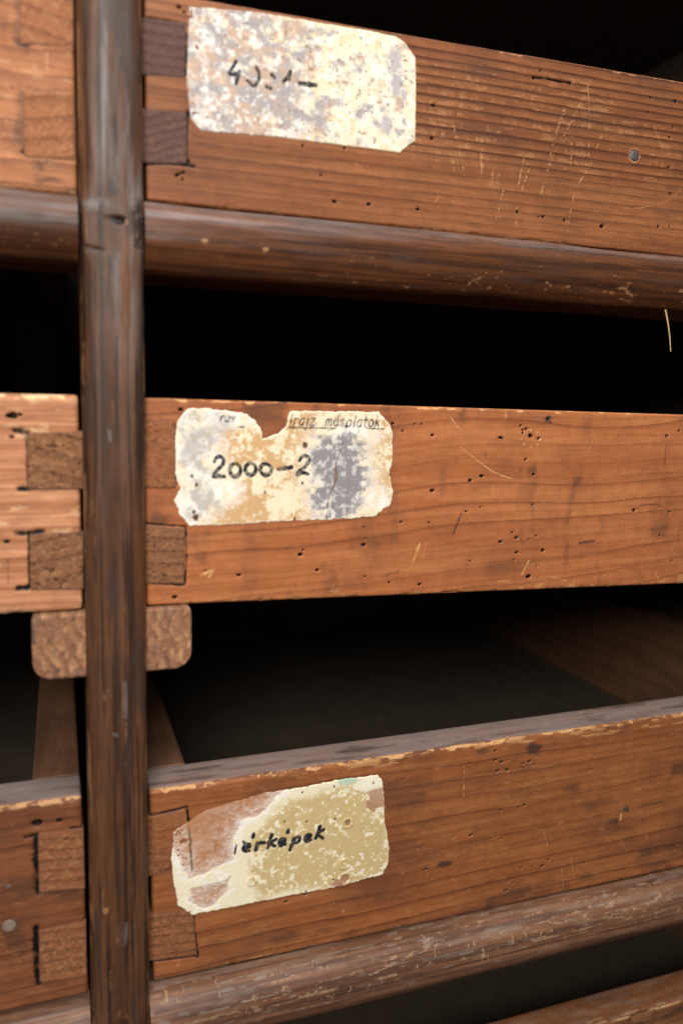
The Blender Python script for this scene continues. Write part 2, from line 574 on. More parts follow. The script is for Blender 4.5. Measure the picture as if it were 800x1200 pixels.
def tail_block(name, poly, y, depth, mat, parent, seed=0, paint=None, proud=0.3, step=0.45, pits=0.5):
    """end of a side board let through the front board; poly: four corners (x,z): tl, tr, br, bl"""
    tl, tr, br, bl = [np.array(p) for p in poly]
    nu = int(np.hypot(*(tr - tl)) / step) + 2
    nv = int(np.hypot(*(bl - tl)) / step) + 2
    u, v = np.meshgrid(np.linspace(0, 1, nu), np.linspace(0, 1, nv), indexing='ij')
    Q = (tl + (tr - tl) * u[..., None]) * (1 - v[..., None]) + (bl + (br - bl) * u[..., None]) * v[..., None]
    mk = Marks(Q[..., 0], Q[..., 1])
    e = np.minimum(np.minimum(u, 1 - u) * nu, np.minimum(v, 1 - v) * nv) * step
    mk.h = proud + .22 * (fbm(mk.X / 1.2, mk.Z / 1.2, 40 + seed) - .5) - .3 * (1 - sm(0, .7, e))
    pit = sm(.62, .76, fbm(mk.X / 1.3, mk.Z / 1.3, 60 + seed, 3)) * pits
    mk.h -= .5 * pit
    mk.hole = np.maximum(mk.hole, pit * .55)
    mk.stain = np.maximum(mk.stain, .55 * (1 - sm(0, 1.0, e)))
    if paint: paint(mk)
    P = np.stack([mk.X, y - mk.h, mk.Z], -1)
    edge = [(i, 0) for i in range(nu)] + [(nu - 1, j) for j in range(1, nv)] + [(i, nv - 1) for i in range(nu - 2, -1, -1)] + \
           [(0, j) for j in range(nv - 2, 0, -1)]
    base = nu * nv
    back = np.array([(P[i, j, 0], y + depth, P[i, j, 2]) for i, j in edge])
    fr = np.array([i * nv + j for i, j in edge])
    n = len(edge)
    q2 = np.stack([fr, np.roll(fr, -1), base + np.roll(np.arange(n), -1), base + np.arange(n)], -1)
    at_ = {}
    for k in ('late', 'stain', 'wear', 'hole'):
        at_[k] = np.concatenate([getattr(mk, k).ravel(), np.zeros(n)])
    quads = np.concatenate([sheet_grid(nu, nv)[:, ::-1], q2[:, ::-1]])
    return raw_mesh(name, np.concatenate([P.reshape(-1, 3), back]), quads, mat, parent,
                    ngons=[list(range(base, base + n))], attrs=at_)


def disc(name, x, z, y, r, mat, parent, dome=0.4, sink=0.0):
    P = []
    n = 20
    rings_ = [(1.0, .5), (1.0, -.1), (.9, -.25), (.55, -.38 * dome / .4), (.15, -.42 * dome / .4)]
    for f, h in rings_:
        for k in range(n):
            a = 2 * math.pi * k / n
            P.append((x + r * f * math.cos(a), y + h + sink, z + r * f * math.sin(a)))
    return raw_mesh(name, P, tube_grid(len(rings_), n), mat, parent,
                    ngons=[list(range(n)), list(range((len(rings_) - 1) * n, len(rings_) * n))[::-1]], attrs=None)


# ------------------------------------------------------------------ the cabinet frame
XL, XR, BACK = -505, 548, 590          # outer left, outer right, back of the cabinet (mm)
ZBOT, ZTOP = -600, 330
cab = empty('cabinet', (20, 250, ZBOT))
tag(cab, 'dark brown wooden map cabinet frame with rounded rails and upright post between drawer columns', 'cabinet')

# post: swept upwards, notched round the drawer runner
zs = np.concatenate([np.arange(ZBOT + 20, -345, 10), np.arange(-345, 215, 0.6), np.arange(215, ZTOP + 1, 10)])


def post_x(z):
    t = (z + 290.7) / (290.7 + 165.9)
    return (7.7 + 2.9 * t) * .967, (35.1 + 1.9 * t) * .967


YF = -12.0
xl, xr = post_x(zs)
RN_T, RN_B = -89.0, -118.0              # runner top and bottom
prof = []                                # (kind, value, nx, ny)
for t in np.linspace(19, 0.5, 6): prof.append(('side', t, -1, 0))
for q in np.linspace(math.pi - .01, .01, 72): prof.append(('front', q, math.cos(q), -math.sin(q)))
for t in np.linspace(0.5, 19, 6): prof.append(('side', t, 1, 0))
nv = len(prof)
Xp, Yp = np.zeros((len(zs), nv)), np.zeros((len(zs), nv))
# a softly rounded front, squarer where the rails meet the post
pw = 2.9 + 2.2 * np.exp(-((zs - 76) / 15) ** 4) + 2.0 * np.exp(-((zs + 296) / 16) ** 4)
notch = (zs < RN_T + 1.5) & (zs > RN_B - 1.5)
DEEP = 9.5
for j, (kind, q, nx, ny) in enumerate(prof):
    if kind == 'front':
        c, n_ = math.cos(q), math.sin(q)
        Xp[:, j] = (xl + xr) / 2 + (xr - xl) / 2 * np.sign(c) * abs(c) ** (2 / pw)
        Yp[:, j] = YF + DEEP * (1 - n_ ** (2 / pw))
        Yp[:, j] = np.where(notch, np.minimum(Yp[:, j], -4.8), Yp[:, j])
    else:
        Xp[:, j] = xl if nx < 0 else xr
        Yp[:, j] = np.where(notch, -4.7 + q * .005, q)
Zp = np.repeat(zs[:, None], nv, 1)
mk = Marks(Xp, Zp)
NX = np.repeat(np.array([p[2] for p in prof])[None], len(zs), 0)
NY = np.repeat(np.array([p[3] for p in prof])[None], len(zs), 0)
fr = NY < -.2
st = fbm(Xp / 2.2, Zp / 70, 11, 4)
up = sm(-120, 150, Zp)
mk.grey = np.clip(sm(.44, .70, st) * (.15 + .75 * up), 0, 1) * .8 + .35 * up * sm(.35, .65, fbm(Xp / 7, Zp / 30, 14))  # grey streaks, denser upwards where a reflected sheen is painted in
mk.grey *= .35 + .55 * sm(14, 20, Xp)
mk.late = sm(.50, .66, fbm(Xp / 1.3, Zp / 90, 12, 3)) * .9
mk.stain = .75 * sm(.56, .75, fbm(Xp / 5, Zp / 40, 13, 4)) + .35 * sm(-200, -280, Zp) * sm(.4, .6, fbm(Xp / 4, Zp / 50, 18))
mk.wear = .6 * sm(.52, .74, fbm(Xp / 1.0, Zp / 22, 15, 4)) * sm(.42, .7, fbm(Xp / 9, Zp / 25, 16))
edge_ = np.minimum(Xp - xl[:, None], xr[:, None] - Xp)
mk.wear = np.maximum(mk.wear, (1 - sm(.3, 2.2, edge_)) * sm(.36, .62, fbm(Zp / 18, Xp / 3, 17, 4)) * .85)
mk.h = .35 * (fbm(Xp / 1.6, Zp / 45, 19, 4) - .5) + .8 * (fbm(Xp / 8, Zp / 60, 20) - .5)
px_ = lambda l: pts(l, YF)
x, z = at(141, 258, YF)
e = np.hypot(Xp - x, Zp - z) / 1.9 + .5 * (fbm(Xp / 1.5, Zp / 1.5, 99, 3) - .5)
mk.hole = np.maximum(mk.hole, 1 - sm(.55, 1.1, e))
mk.h -= 2.2 * (1 - sm(.5, 1.1, e))
mk.stain = np.maximum(mk.stain, .7 * (1 - sm(1.0, 2.2, e)))
mk.wear = np.maximum(mk.wear, .9 * np.exp(-(((Xp - x - 2.6) / .9) ** 2 + ((Zp - z + .5) / 1.6) ** 2)))
mk.dark(px_([(164, 238), (166, 262), (164, 288)]), 1.5, .95, .9, .8, .35, .8)
for q in ((155, 262, 3.5, 7),):
    x, z = at(q[0], q[1], YF)
    mk.blot(float(x), float(z), q[2], q[3], .9, 3)
x, z = at(108, 291, YF); mk.dark(np.array([[x - 2.5, z + .4], [x + 3, z - .6]]), .9, .9, .8, .6)
x, z = at(130, 243, YF); mk.blot(float(x), float(z), 3, 5, .8, 2, 'grey')
x, z = at(110, 238, YF); mk.blot(float(x), float(z), 5.5, 3.5, .9, 2, 'grey')  # the rail's sheen carried onto the post as grey colour
for a, b in (((148, 1082), (146, 1108)), ((146, 800), (147, 840)), ((128, 505), (129, 516)), ((134, 860), (137, 862))):
    d, _ = seg_dist(Xp, Zp, px_([a, b]), 4)
    mk.grey = np.maximum(mk.grey, .75 * (1 - sm(.2, 1.7, d + .8 * (fbm(Xp / 1.2, Zp / 3, 98, 3) - .5))))
x, z = at(124, 1068, YF); mk.blot(float(x), float(z), 2, 2.2, .9, 8, 'wear')
for n in ('late', 'stain', 'wear', 'hole', 'grey'): setattr(mk, n, np.where(np.abs(NX) < .999, getattr(mk, n), 0))
mk.h = np.where(fr, mk.h, 0)
P = np.stack([Xp + NX * mk.h, Yp + NY * mk.h, Zp], -1).reshape(-1, 3)
raw_mesh('post', P, tube_grid(len(zs), nv)[:, ::-1], M_POST, cab,
         ngons=[list(range(nv)), list(range(len(zs) * nv - nv, len(zs) * nv))[::-1]],
         attrs={n: getattr(mk, n).ravel() for n in ('late', 'stain', 'wear', 'hole', 'grey')})


def rail(x0, x1, zt, zb, mat, seed, vis, paint=None, step=0.6, sag=(0, 0)):
    """rounded rail; zt / zb top and bottom in mm"""
    xs = list(np.arange(max(x0, vis[0]), min(x1, vis[1]), step))
    if x0 < vis[0] - 10: xs = list(np.arange(x0, vis[0] - 1, 15)) + xs
    if x1 > vis[1] + 10: xs = xs + list(np.arange(vis[1] + 8, x1 - 1, 15))
    xs = np.array(xs + [x1])
    H = zt - zb
    yf, yb = -13.0, 26.0
    rt, rb = 13.0, 14.0
    prof = []
    for t in np.linspace(yb, yf + rt, 16): prof.append((t, zt, 0, 1))
    for k in range(1, 22):
        q = k / 22 * math.pi / 2
        prof.append((yf + rt - rt * math.sin(q), zt - rt + rt * math.cos(q), -math.sin(q), math.cos(q)))
    for w in np.linspace(zt - rt, zb + rb, 28): prof.append((yf, w, -1, 0))
    for k in range(1, 20):
        q = k / 20 * math.pi / 2
        prof.append((yf + rb - rb * math.cos(q), zb + rb - rb * math.sin(q), -math.cos(q), -math.sin(q)))
    for t in np.linspace(yf + rb, yb, 10): prof.append((t, zb, 0, -1))
    pr = np.array(prof)
    X = np.repeat(xs[:, None], len(pr), 1)
    # run round the section, used as the second texture direction
    run = np.concatenate([[0], np.cumsum(np.hypot(np.diff(pr[:, 0]), np.diff(pr[:, 1])))])
    S = np.repeat(run[None], len(xs), 0)
    mk = Marks(X, S)
    NYr, NZr = np.repeat(pr[None, :, 2], len(xs), 0), np.repeat(pr[None, :, 3], len(xs), 0)
    mk.h = .28 * (fbm(X / 50, S / 1.4, seed, 4) - .5) + 1.3 * (fbm(X / 70, S / 14, seed + 1, 3) - .5)
    mk.late = sm(.52, .68, fbm(X / 80, S / 1.3, seed + 2, 3)) * .8
    mk.grey = .6 * sm(.46, .68, fbm(X / 60, S / 2.0, seed + 3, 4)) * sm(42, 30, S)  # mild grey streaks on the top only, a sheen put into the colour
    mk.stain = .5 * sm(.56, .75, fbm(X / 40, S / 5, seed + 4, 4))
    if paint: paint(mk, run)
    Ym = np.repeat(pr[None, :, 0], len(xs), 0) + NYr * mk.h
    Zm = np.repeat(pr[None, :, 1], len(xs), 0) + NZr * mk.h + (sag[0] + (sag[1] - sag[0]) * (X - x0) / (x1 - x0))
    nu, nv = X.shape
    return raw_mesh('rail', np.stack([X, Ym, Zm], -1).reshape(-1, 3), tube_grid(nu, nv)[:, ::-1], mat, cab,
                    ngons=[list(range(nv)), list(range(nu * nv - nv, nu * nv))[::-1]],
                    attrs={n: getattr(mk, n).ravel() for n in ('late', 'stain', 'wear', 'hole', 'grey')})


def paint_r1(mk, run):
    S, X = mk.Z, mk.X
    # grey sheen painted along the top arris, chips of varnish gone on the lower half
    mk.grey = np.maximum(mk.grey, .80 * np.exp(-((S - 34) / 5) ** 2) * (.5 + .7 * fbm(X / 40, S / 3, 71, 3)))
    f = sm(.60, .70, fbm(X / 4, S / 2.2, 72, 4)) * sm(52, 56, S) * sm(68, 62, S) * sm(.42, .56, fbm(X / 30, S * 0, 73, 3)) * sm(70, 130, X)
    mk.wear = np.maximum(mk.wear, .9 * f)
    mk.wear = np.maximum(mk.wear, .6 * sm(.70, .8, fbm(X / 6, S / .8, 75, 3)) * sm(44, 50, S))
    mk.late = np.maximum(mk.late, .9 * sm(.55, .7, fbm(X / 60, S / .9, 77, 3)) * sm(42, 48, S) * sm(60, 52, S))
    for k in range(9):
        xq = 60 + 300 * ((k * .618034) % 1)
        sq = 50 + 16 * ((k * .414) % 1)
        mk.blot(xq, sq, 2.2, 1.2, .9, k, 'wear')


def paint_r2(mk, run):
    S, X = mk.Z, mk.X
    band = sm(22, 30, S) * sm(56, 47, S)
    f = .7 * sm(.52, .72, fbm(X / 5, S / 1.1, 81, 5)) * band * (.15 + .85 * sm(.45, .66, fbm(X / 30, S / 9, 82, 3)))
    mk.wear = np.maximum(mk.wear, f)
    f = sm(.64, .72, fbm(X / 1.4, S / 5, 83, 3)) * band * .7 * sm(.45, .6, fbm(X / 30, S / 8, 84))
    mk.wear = np.maximum(mk.wear, f)
    mk.wear = np.maximum(mk.wear, .75 * np.exp(-((S - 46) / 1.4) ** 2) * sm(.52, .66, fbm(X / 14, S / 2, 85, 4)))
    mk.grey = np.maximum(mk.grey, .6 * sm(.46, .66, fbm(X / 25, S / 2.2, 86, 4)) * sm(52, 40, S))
    mk.grey = np.maximum(mk.grey, .9 * sm(.68, .76, fbm(X / 10, S / .7, 87, 3)))


VR, VL = (33, 385), (-40, 12)
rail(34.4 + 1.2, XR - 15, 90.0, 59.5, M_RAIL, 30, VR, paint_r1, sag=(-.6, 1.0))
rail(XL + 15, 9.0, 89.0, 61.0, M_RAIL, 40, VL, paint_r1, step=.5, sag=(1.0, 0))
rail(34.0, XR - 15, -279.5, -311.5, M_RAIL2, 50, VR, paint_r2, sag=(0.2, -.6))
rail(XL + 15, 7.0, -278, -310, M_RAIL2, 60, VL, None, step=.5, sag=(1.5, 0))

# drawer runner under the middle drawers: one bar running back, its rounded sawn end in front
xa, za = at([36, 228], [758, 752], -4)
RX0, RX1 = float(xa[0]) + .6, float(xa[1]) - 1.2


def runner(x0, x1, zt, zb, y0, y1, fine=True):
    n = 44 if fine else 6
    us = np.linspace(0, 1, 110 if fine else 12)
    rad = 8.0
    X, Z = [], []
    for u in us:
        x = x0 + (x1 - x0) * u
        dx = min(x - x0, x1 - x)
        lo = zb + (rad - math.sqrt(max(0, rad ** 2 - (rad - dx) ** 2)) if dx < rad else 0)
        hi = zt - (2.5 - math.sqrt(max(0, 2.5 ** 2 - (2.5 - dx) ** 2)) if dx < 2.5 else 0)
        X.append([x] * n)
        Z.append(np.linspace(hi, lo, n))
    X, Z = np.array(X), np.array(Z)
    mk = Marks(X, Z)
    g = (X * .75 + Z * .42 + 9 * fbm(X / 16, Z / 16, 90, 3)) / 4.6
    t = g - np.floor(g)
    mk.late = np.clip(np.exp(-(1 - t) / .35) * .85 * (.35 + fbm(X / 7, Z / 7, 91)), 0, 1)
    mk.h = 1.5 * (fbm(X / 1.5, Z / 4.5, 92, 5) - .5) - .35 * mk.late
    mk.wear = .55 * sm(.52, .70, fbm(X / 2, Z / 4, 93, 4)) * (1 - mk.late)
    mk.stain = .75 * sm(4.0, 0, X - x0) * sm(.3, .5, fbm(X / 6, Z / 8, 94)) + .4 * sm(.56, .7, fbm(X / 5, Z / 9, 95))
    nu = len(us)
    edge = [(i, 0) for i in range(nu)] + [(nu - 1, j) for j in range(1, n)] + [(i, n - 1) for i in range(nu - 2, -1, -1)] + \
           [(0, j) for j in range(n - 2, 0, -1)]
    e = np.zeros(X.shape)
    for i, j in edge: e[i, j] = 1
    Y = y0 - mk.h + .8 * e
    P = np.stack([X, Y, Z], -1).reshape(-1, 3)
    back = np.array([(X[i, j], y1, Z[i, j]) for i, j in edge])
    f = np.array([i * n + j for i, j in edge])
    m = len(edge)
    base = nu * n
    q2 = np.stack([f, np.roll(f, -1), base + np.roll(np.arange(m), -1), base + np.arange(m)], -1)
    at_ = {k: np.concatenate([getattr(mk, k).ravel(), np.zeros(m)]) for k in ('late', 'stain', 'wear', 'hole')}
    raw_mesh('drawer_runner', np.concatenate([P, back]), np.concatenate([sheet_grid(nu, n)[:, ::-1], q2[:, ::-1]]), M_EG_GR, cab,
             ngons=[list(range(base, base + m))], attrs=at_)


runner(RX0, RX1, RN_T, RN_B, -4, BACK - 16)
runner(RX0, RX1, -466, -494, 30, BACK - 16, False)
# carcass behind and around
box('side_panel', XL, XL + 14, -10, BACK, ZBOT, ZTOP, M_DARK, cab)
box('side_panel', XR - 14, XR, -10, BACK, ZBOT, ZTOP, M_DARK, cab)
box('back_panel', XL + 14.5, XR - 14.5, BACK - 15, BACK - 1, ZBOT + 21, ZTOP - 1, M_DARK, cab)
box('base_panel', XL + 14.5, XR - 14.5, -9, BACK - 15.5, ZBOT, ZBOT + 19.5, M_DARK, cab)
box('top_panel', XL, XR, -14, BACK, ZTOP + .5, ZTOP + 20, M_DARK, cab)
box('rear_post', -48, 4, BACK - 46, BACK - 16, ZBOT + 20, ZTOP, M_IN, cab)
# ledges that carry the outer ends of the drawers
for zt_ in (RN_T, -466):
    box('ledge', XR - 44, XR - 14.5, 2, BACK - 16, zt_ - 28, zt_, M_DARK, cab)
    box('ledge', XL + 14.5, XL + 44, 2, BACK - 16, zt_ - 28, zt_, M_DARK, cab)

# ------------------------------------------------------------------ drawers


def drawer(name, label, x0, x1, zt, zb, y, mat, vis, paint, inner_side, thick=24, top_paint=None, xend=(0, 0), r=1.2, depth=565):
    t = empty(name, ((x0 + x1) / 2, y, min(zb)))
    tag(t, label, 'drawer', 'drawers of the cabinet')
    board_front('front_panel', x0, x1, zt, zb, y, thick, mat, t, paint, vis, top_paint=top_paint, xend=xend, r=r)
    top = min(zt) - .6
    bot = max(zb) + .3
    back = depth
    for a, b in ((x0 + 1.5, x0 + 20.5), (x1 - 22.5, x1 - 1.0)):
        box('side_panel', a, b, y + thick + .1, back, bot + 1, top, M_IN, t)
    box('back_panel', x0 + 20.7, x1 - 22.7, back - 16, back - 1, bot + 1, top - 6, M_IN, t)
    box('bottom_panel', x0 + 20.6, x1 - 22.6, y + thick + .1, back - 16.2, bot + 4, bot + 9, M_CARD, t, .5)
    return t


def cracks(mk, lst, Y=0, w=.35, **k):
    br = .6 + .4 * sm(.34, .5, fbm(mk.X / 4.5, mk.Z / 4.5, 333, 3))
    k0 = Marks(mk.X, mk.Z)
    for p in lst: k0.dark(pts(p, Y), w * 1.4, .8, 1.0, .8, .8, .45)
    mk.h += k0.h * br
    mk.hole = np.maximum(mk.hole, k0.hole * br)
    mk.stain = np.maximum(mk.stain, k0.stain)


def z2(l, ox, oy, s=.5): return [(ox + a * s, oy + b * s) for a, b in l]


# ---- right column, top drawer
Y1 = 1.0


def paint_d1(mk, ZT, ZB):
    X, Z = mk.X, mk.Z
    ridge = sm(110, 150, X) * sm(118, 132, Z)
    mk.rings(4.3, 0.012, 2.0, 1, .05, .26, 1.25, 240, 80)
    mk.late *= (.35 + .65 * np.clip(ridge + .35, 0, 1))
    mk.rings(7.5, 0.0, 4, 21, .03, .12, .5)
    mk.h += -.12 * mk.late * ridge
    mk.stain = .45 * sm(.52, .8, fbm(X / 50, Z / 14, 101, 5)) * sm(120, 190, X) + .22 * sm(.5, .7, fbm(X / 25, Z / 25, 102))
    # pale flecks on the ridges, in short upright dashes
    f = sm(.55, .68, fbm(X / 2.2, Z / 9, 103, 4)) * (1 - mk.late) * sm(100, 130, X) * sm(250, 200, X)
    f = f * sm(.35, .55, fbm(X / 20, Z / 20, 104))
    mk.wear = np.maximum(mk.wear, .7 * f * sm(105, 120, Z) * sm(178, 165, Z))
    mk.wear = np.maximum(mk.wear, ridge * .62 * (1 - mk.late) * sm(.44, .66, fbm(X / 16, Z / 7, 109, 4) * .6 + .4 * fbm(X / 2.2, Z / 3, 110, 4)) * sm(178, 170, Z))
    mk.wear = np.maximum(mk.wear, .3 * sm(.58, .75, fbm(X / 6, Z / 1.5, 105, 5)))
    H = [(625, 91), (633, 83), (668, 97), (508, 123), (506, 162), (490, 245), (432, 239), (631, 254), (636, 254), (661, 258), (705, 265),
         (606, 248), (785, 227), (784, 265), (771, 265), (762, 114), (791, 118), (759, 131), (788, 149), (784, 161), (783, 196),
         (208, 204), (214, 210), (355, 171), (404, 173), (376, 205), (392, 236), (210, 8), (216, 14)]
    mk.holes(pts(H, Y1), .66, 1.6, 1)
    cracks(mk, [[(625, 91), (640, 92), (655, 95), (668, 97)], [(222, 30), (216, 28), (172, 20)], [(219, 40), (219, 60), (218, 88)],
                [(220, 134), (238, 138)], [(220, 130), (219, 160), (218, 190)], [(172, 192), (216, 193), (228, 195)], [(206, 206), (216, 202)]], Y1)
    x, z = at(212, 186, Y1); mk.blot(float(x), float(z), 6, 3.5, .9, 1)
    x, z = at(210, 185, Y1); mk.holes([(float(x), float(z)), (float(x) + 3, float(z) - 1)], 1.6, 2, 2)
    for l in ([(575, 210), (530, 300), (497, 360), (470, 440), (463, 500)], [(545, 270), (540, 330), (535, 400)],
              [(620, 290), (600, 340), (580, 390), (550, 440), (535, 500), (527, 560)], [(575, 180), (580, 260), (578, 390)],
              [(430, 360), (415, 430), (408, 540)], [(260, 280), (275, 350), (290, 420)], [(385, 420), (360, 520)],
              [(530, 230), (500, 320), (480, 400)], [(325, 330), (328, 420)], [(445, 380), (420, 450)]):
        mk.scratch(pts(z2(l, 400, 0), Y1), .42, .95, .75, 3)
    for l in ([(800, 440), (760, 470), (700, 487), (650, 487)], [(730, 290), (755, 360)], [(30, 380), (70, 410)], [(230, 455), (215, 480)]):
        mk.scratch(pts(z2(l, 400, 0), Y1), .45, .8, .3, 5)
    x, z = at(743, 182, Y1)
    d = np.hypot((mk.X - x) / 1.0, mk.Z - z)
    mk.wear = np.maximum(mk.wear, .9 * np.exp(-((d - 3.4) / .7) ** 2) * sm(.3, .5, fbm(X / 2, Z / 2, 107)))
    mk.h -= .8 * (1 - sm(2.6, 3.2, d))
    mk.hole = np.maximum(mk.hole, np.exp(-((d - 2.8) / .3) ** 2) * .8)
    mk.edge(ZT, ZB, 1.0, .8, 1)


d1 = drawer('drawer', 'reddish brown top right drawer with dark finger joints and a mottled grey label',
            37.6, 532, (175.6, 186.5), (90.6, 91.6), Y1, M_D1, VR, paint_d1, 0)


def dove(pxs, Y, mat, parent, seed, depth=14, **k):
    a = np.array(pxs, float)
    x, z = at(a[:, 0], a[:, 1], Y)
    return tail_block('finger_joint', list(zip(x, z)), Y, depth, mat, parent, seed, **k)


def lines_paint(slope, sp, s, wear=0.0):
    def f(mk):
        g = (mk.Z + slope * mk.X + .8 * fbm(mk.X / 8, mk.Z / 8, s)) / sp
        t = g - np.floor(g)
        mk.late = np.exp(-(1 - t) / .3) * .75
        mk.h -= .15 * mk.late
        mk.wear = .7 * wear * sm(.55, .72, fbm(mk.X / 1.6, mk.Z / 1.6, s + 1))
    return f


dove([(160, 20), (218, 27), (217, 91), (160, 88)], Y1, M_EG_DK, d1, 1, paint=lines_paint(.0, 4.2, 3, .0), pits=.12)
dove([(160, 126), (219, 132), (219, 192), (160, 191)], Y1, M_EG_DK, d1, 2, paint=lines_paint(-.35, 3.6, 5, .1), pits=.15)
x, z = at(743, 182, Y1)
disc('nail', float(x), float(z), Y1 + .4, 2.6, M_NAIL, d1, .4)

# ---- right column, middle drawer
Y2 = 0.0


def paint_d2(mk, ZT, ZB):
    X, Z = mk.X, mk.Z
    bend = -9 * np.exp(-((X - 190) / 70) ** 2) * sm(-80, -20, Z)
    mk.rings(10.5, 0.075, 6, 2, .03, .10, .75, 150, 45, bend)
    mk.rings(5.0, 0.06, 5, 22, .02, .2, .3, 150, 45, bend)
    mk.stain = .38 * sm(.50, .78, fbm(X / 45, Z / 16, 111, 5)) + .34 * sm(.55, .75, fbm(X / 14, Z / 30, 112, 4))
    mk.stain = np.maximum(mk.stain, .3 * sm(-12, 2, Z) * sm(.35, .6, fbm(X / 30, Z / 8, 113)))
    mk.wear = .55 * sm(.62, .74, fbm(X / 7, Z / 3, 114, 4)) * sm(-70, -90, Z)
    H = [(120, 113), (143, 130), (172, 114), (187, 114), (213, 140), (377, 147), (372, 145), (420, 118), (433, 125), (443, 142), (425, 135), (462, 148),
         (425, 128), (432, 197), (450, 232), (329, 236), (301, 246), (213, 270), (448, 303), (326, 309), (292, 319), (373, 390), (438, 385),
         (456, 376), (472, 410), (405, 432), (440, 470), (457, 447), (768, 320), (745, 375), (747, 440), (771, 438), (762, 142), (790, 130),
         (300, 435), (112, 485), (183, 490), (55, 472), (52, 397), (52, 355), (205, 345), (410, 380), (400, 368), (410, 415)]
    mk.holes(pts(z2(H, 400, 440), Y2), .62, 1.8, 2)
    mk.holes(pts(z2([(685, 316), (438, 471), (443, 141)], 400, 440), Y2), 1.05, 2.2, 4)
    mk.holes(pts([(241, 669), (280, 674), (352, 650), (470, 612), (212, 480), (205, 700), (355, 645), (372, 668)], Y2), .6, 1.5, 6)
    for l, w, a in (([(548, 248), (535, 300), (528, 340)], 2.2, .42), ([(528, 390), (525, 440)], 1.8, .45), ([(556, 393), (590, 388)], .9, .8),
                    ([(758, 165), (757, 210)], .4, .7), ([(262, 370), (280, 325)], .6, .8), ([(550, 250), (556, 246)], 2.5, .6),
                    ([(336, 178), (337, 196)], .5, .5), ([(362, 130), (362, 150)], .5, .4), ([(100, 470), (130, 460)], .9, .5)):
        mk.dark(pts(z2(l, 400, 440), Y2), w, a, 1.0, 0, 0, .6)
    # arc shaped cut by the big worm hole
    mk.dark(smooth_line(pts(z2([(690, 312), (710, 303), (735, 303), (755, 310), (768, 320)], 400, 440), Y2)), .3, .75, .8)
    for l, w, a in (([(252, 95), (268, 115), (285, 138)], .6, .8), ([(272, 162), (320, 200), (360, 228), (410, 245)], .45, 1), ([(385, 80), (385, 102)], .5, .9),
                    ([(588, 150), (575, 182)], .35, .9), ([(185, 390), (165, 440)], 1.0, .8), ([(200, 385), (190, 430)], .5, .7),
                    ([(440, 430), (420, 470)], .6, .9), ([(732, 458), (742, 478)], .5, .9), ([(352, 255), (358, 290)], 2.2, .5), ([(446, 232), (470, 296)], .3, .4),
                    ([(455, 305), (480, 293)], .35, .7), ([(628, 355), (640, 345)], .4, .6), ([(525, 500), (535, 488)], .4, .6)):
        mk.scratch(pts(z2(l, 400, 440), Y2), w, a, .3, 7)
    for k in range(16):
        a = k / 16 * 2 * math.pi
        if k % 2 == 0:
            x, z = at(400 + (443 + 22 * math.cos(a)) * .5, 440 + (148 + 20 * math.sin(a)) * .5, Y2)
            mk.blot(float(x), float(z), .9, .7, .9, k, 'wear')
    x, z = at(642, 491, Y2); mk.blot(float(x), float(z), 3.2, 2.6, 1.0, 2); mk.holes([(float(x), float(z))], 1.1, 1.0, 3)
    x, z = at(630, 490, Y2); mk.blot(float(x), float(z), 6, 4, .4, 5, 'grey')
    mk.scratch(pts([(237, 674), (250, 668), (243, 678)], Y2), .9, .9, .3, 9)
    mk.scratch(pts([(233, 676), (240, 670)], Y2), .7, .9, .3, 9)
    cracks(mk, [[(172, 614), (218, 617)], [(218, 617), (219, 650), (217, 684)], [(172, 683), (217, 686)], [(206, 500), (206, 570)]], Y2, .3)
    mk.edge(ZT, ZB, 1.1, .95, 2)


d2 = drawer('drawer', 'orange brown middle right drawer dotted with wormholes, its label reading 2000-2',
            35.4, 532, (6.1, 2.6), (-88.2, -99.0), Y2, M_D2, VR, paint_d2, 0)
dove([(160, 490), (206, 492), (206, 572), (160, 572)], Y2, M_EG_OR, d2, 3, pits=.7, proud=.6)
dove([(160, 617), (217, 619), (216, 684), (160, 684)], Y2, M_EG_BR, d2, 4, pits=.9, paint=lines_paint(.05, 6, 9, .0), proud=.6)

# ---- right column, lower drawer
Y3 = 3.0


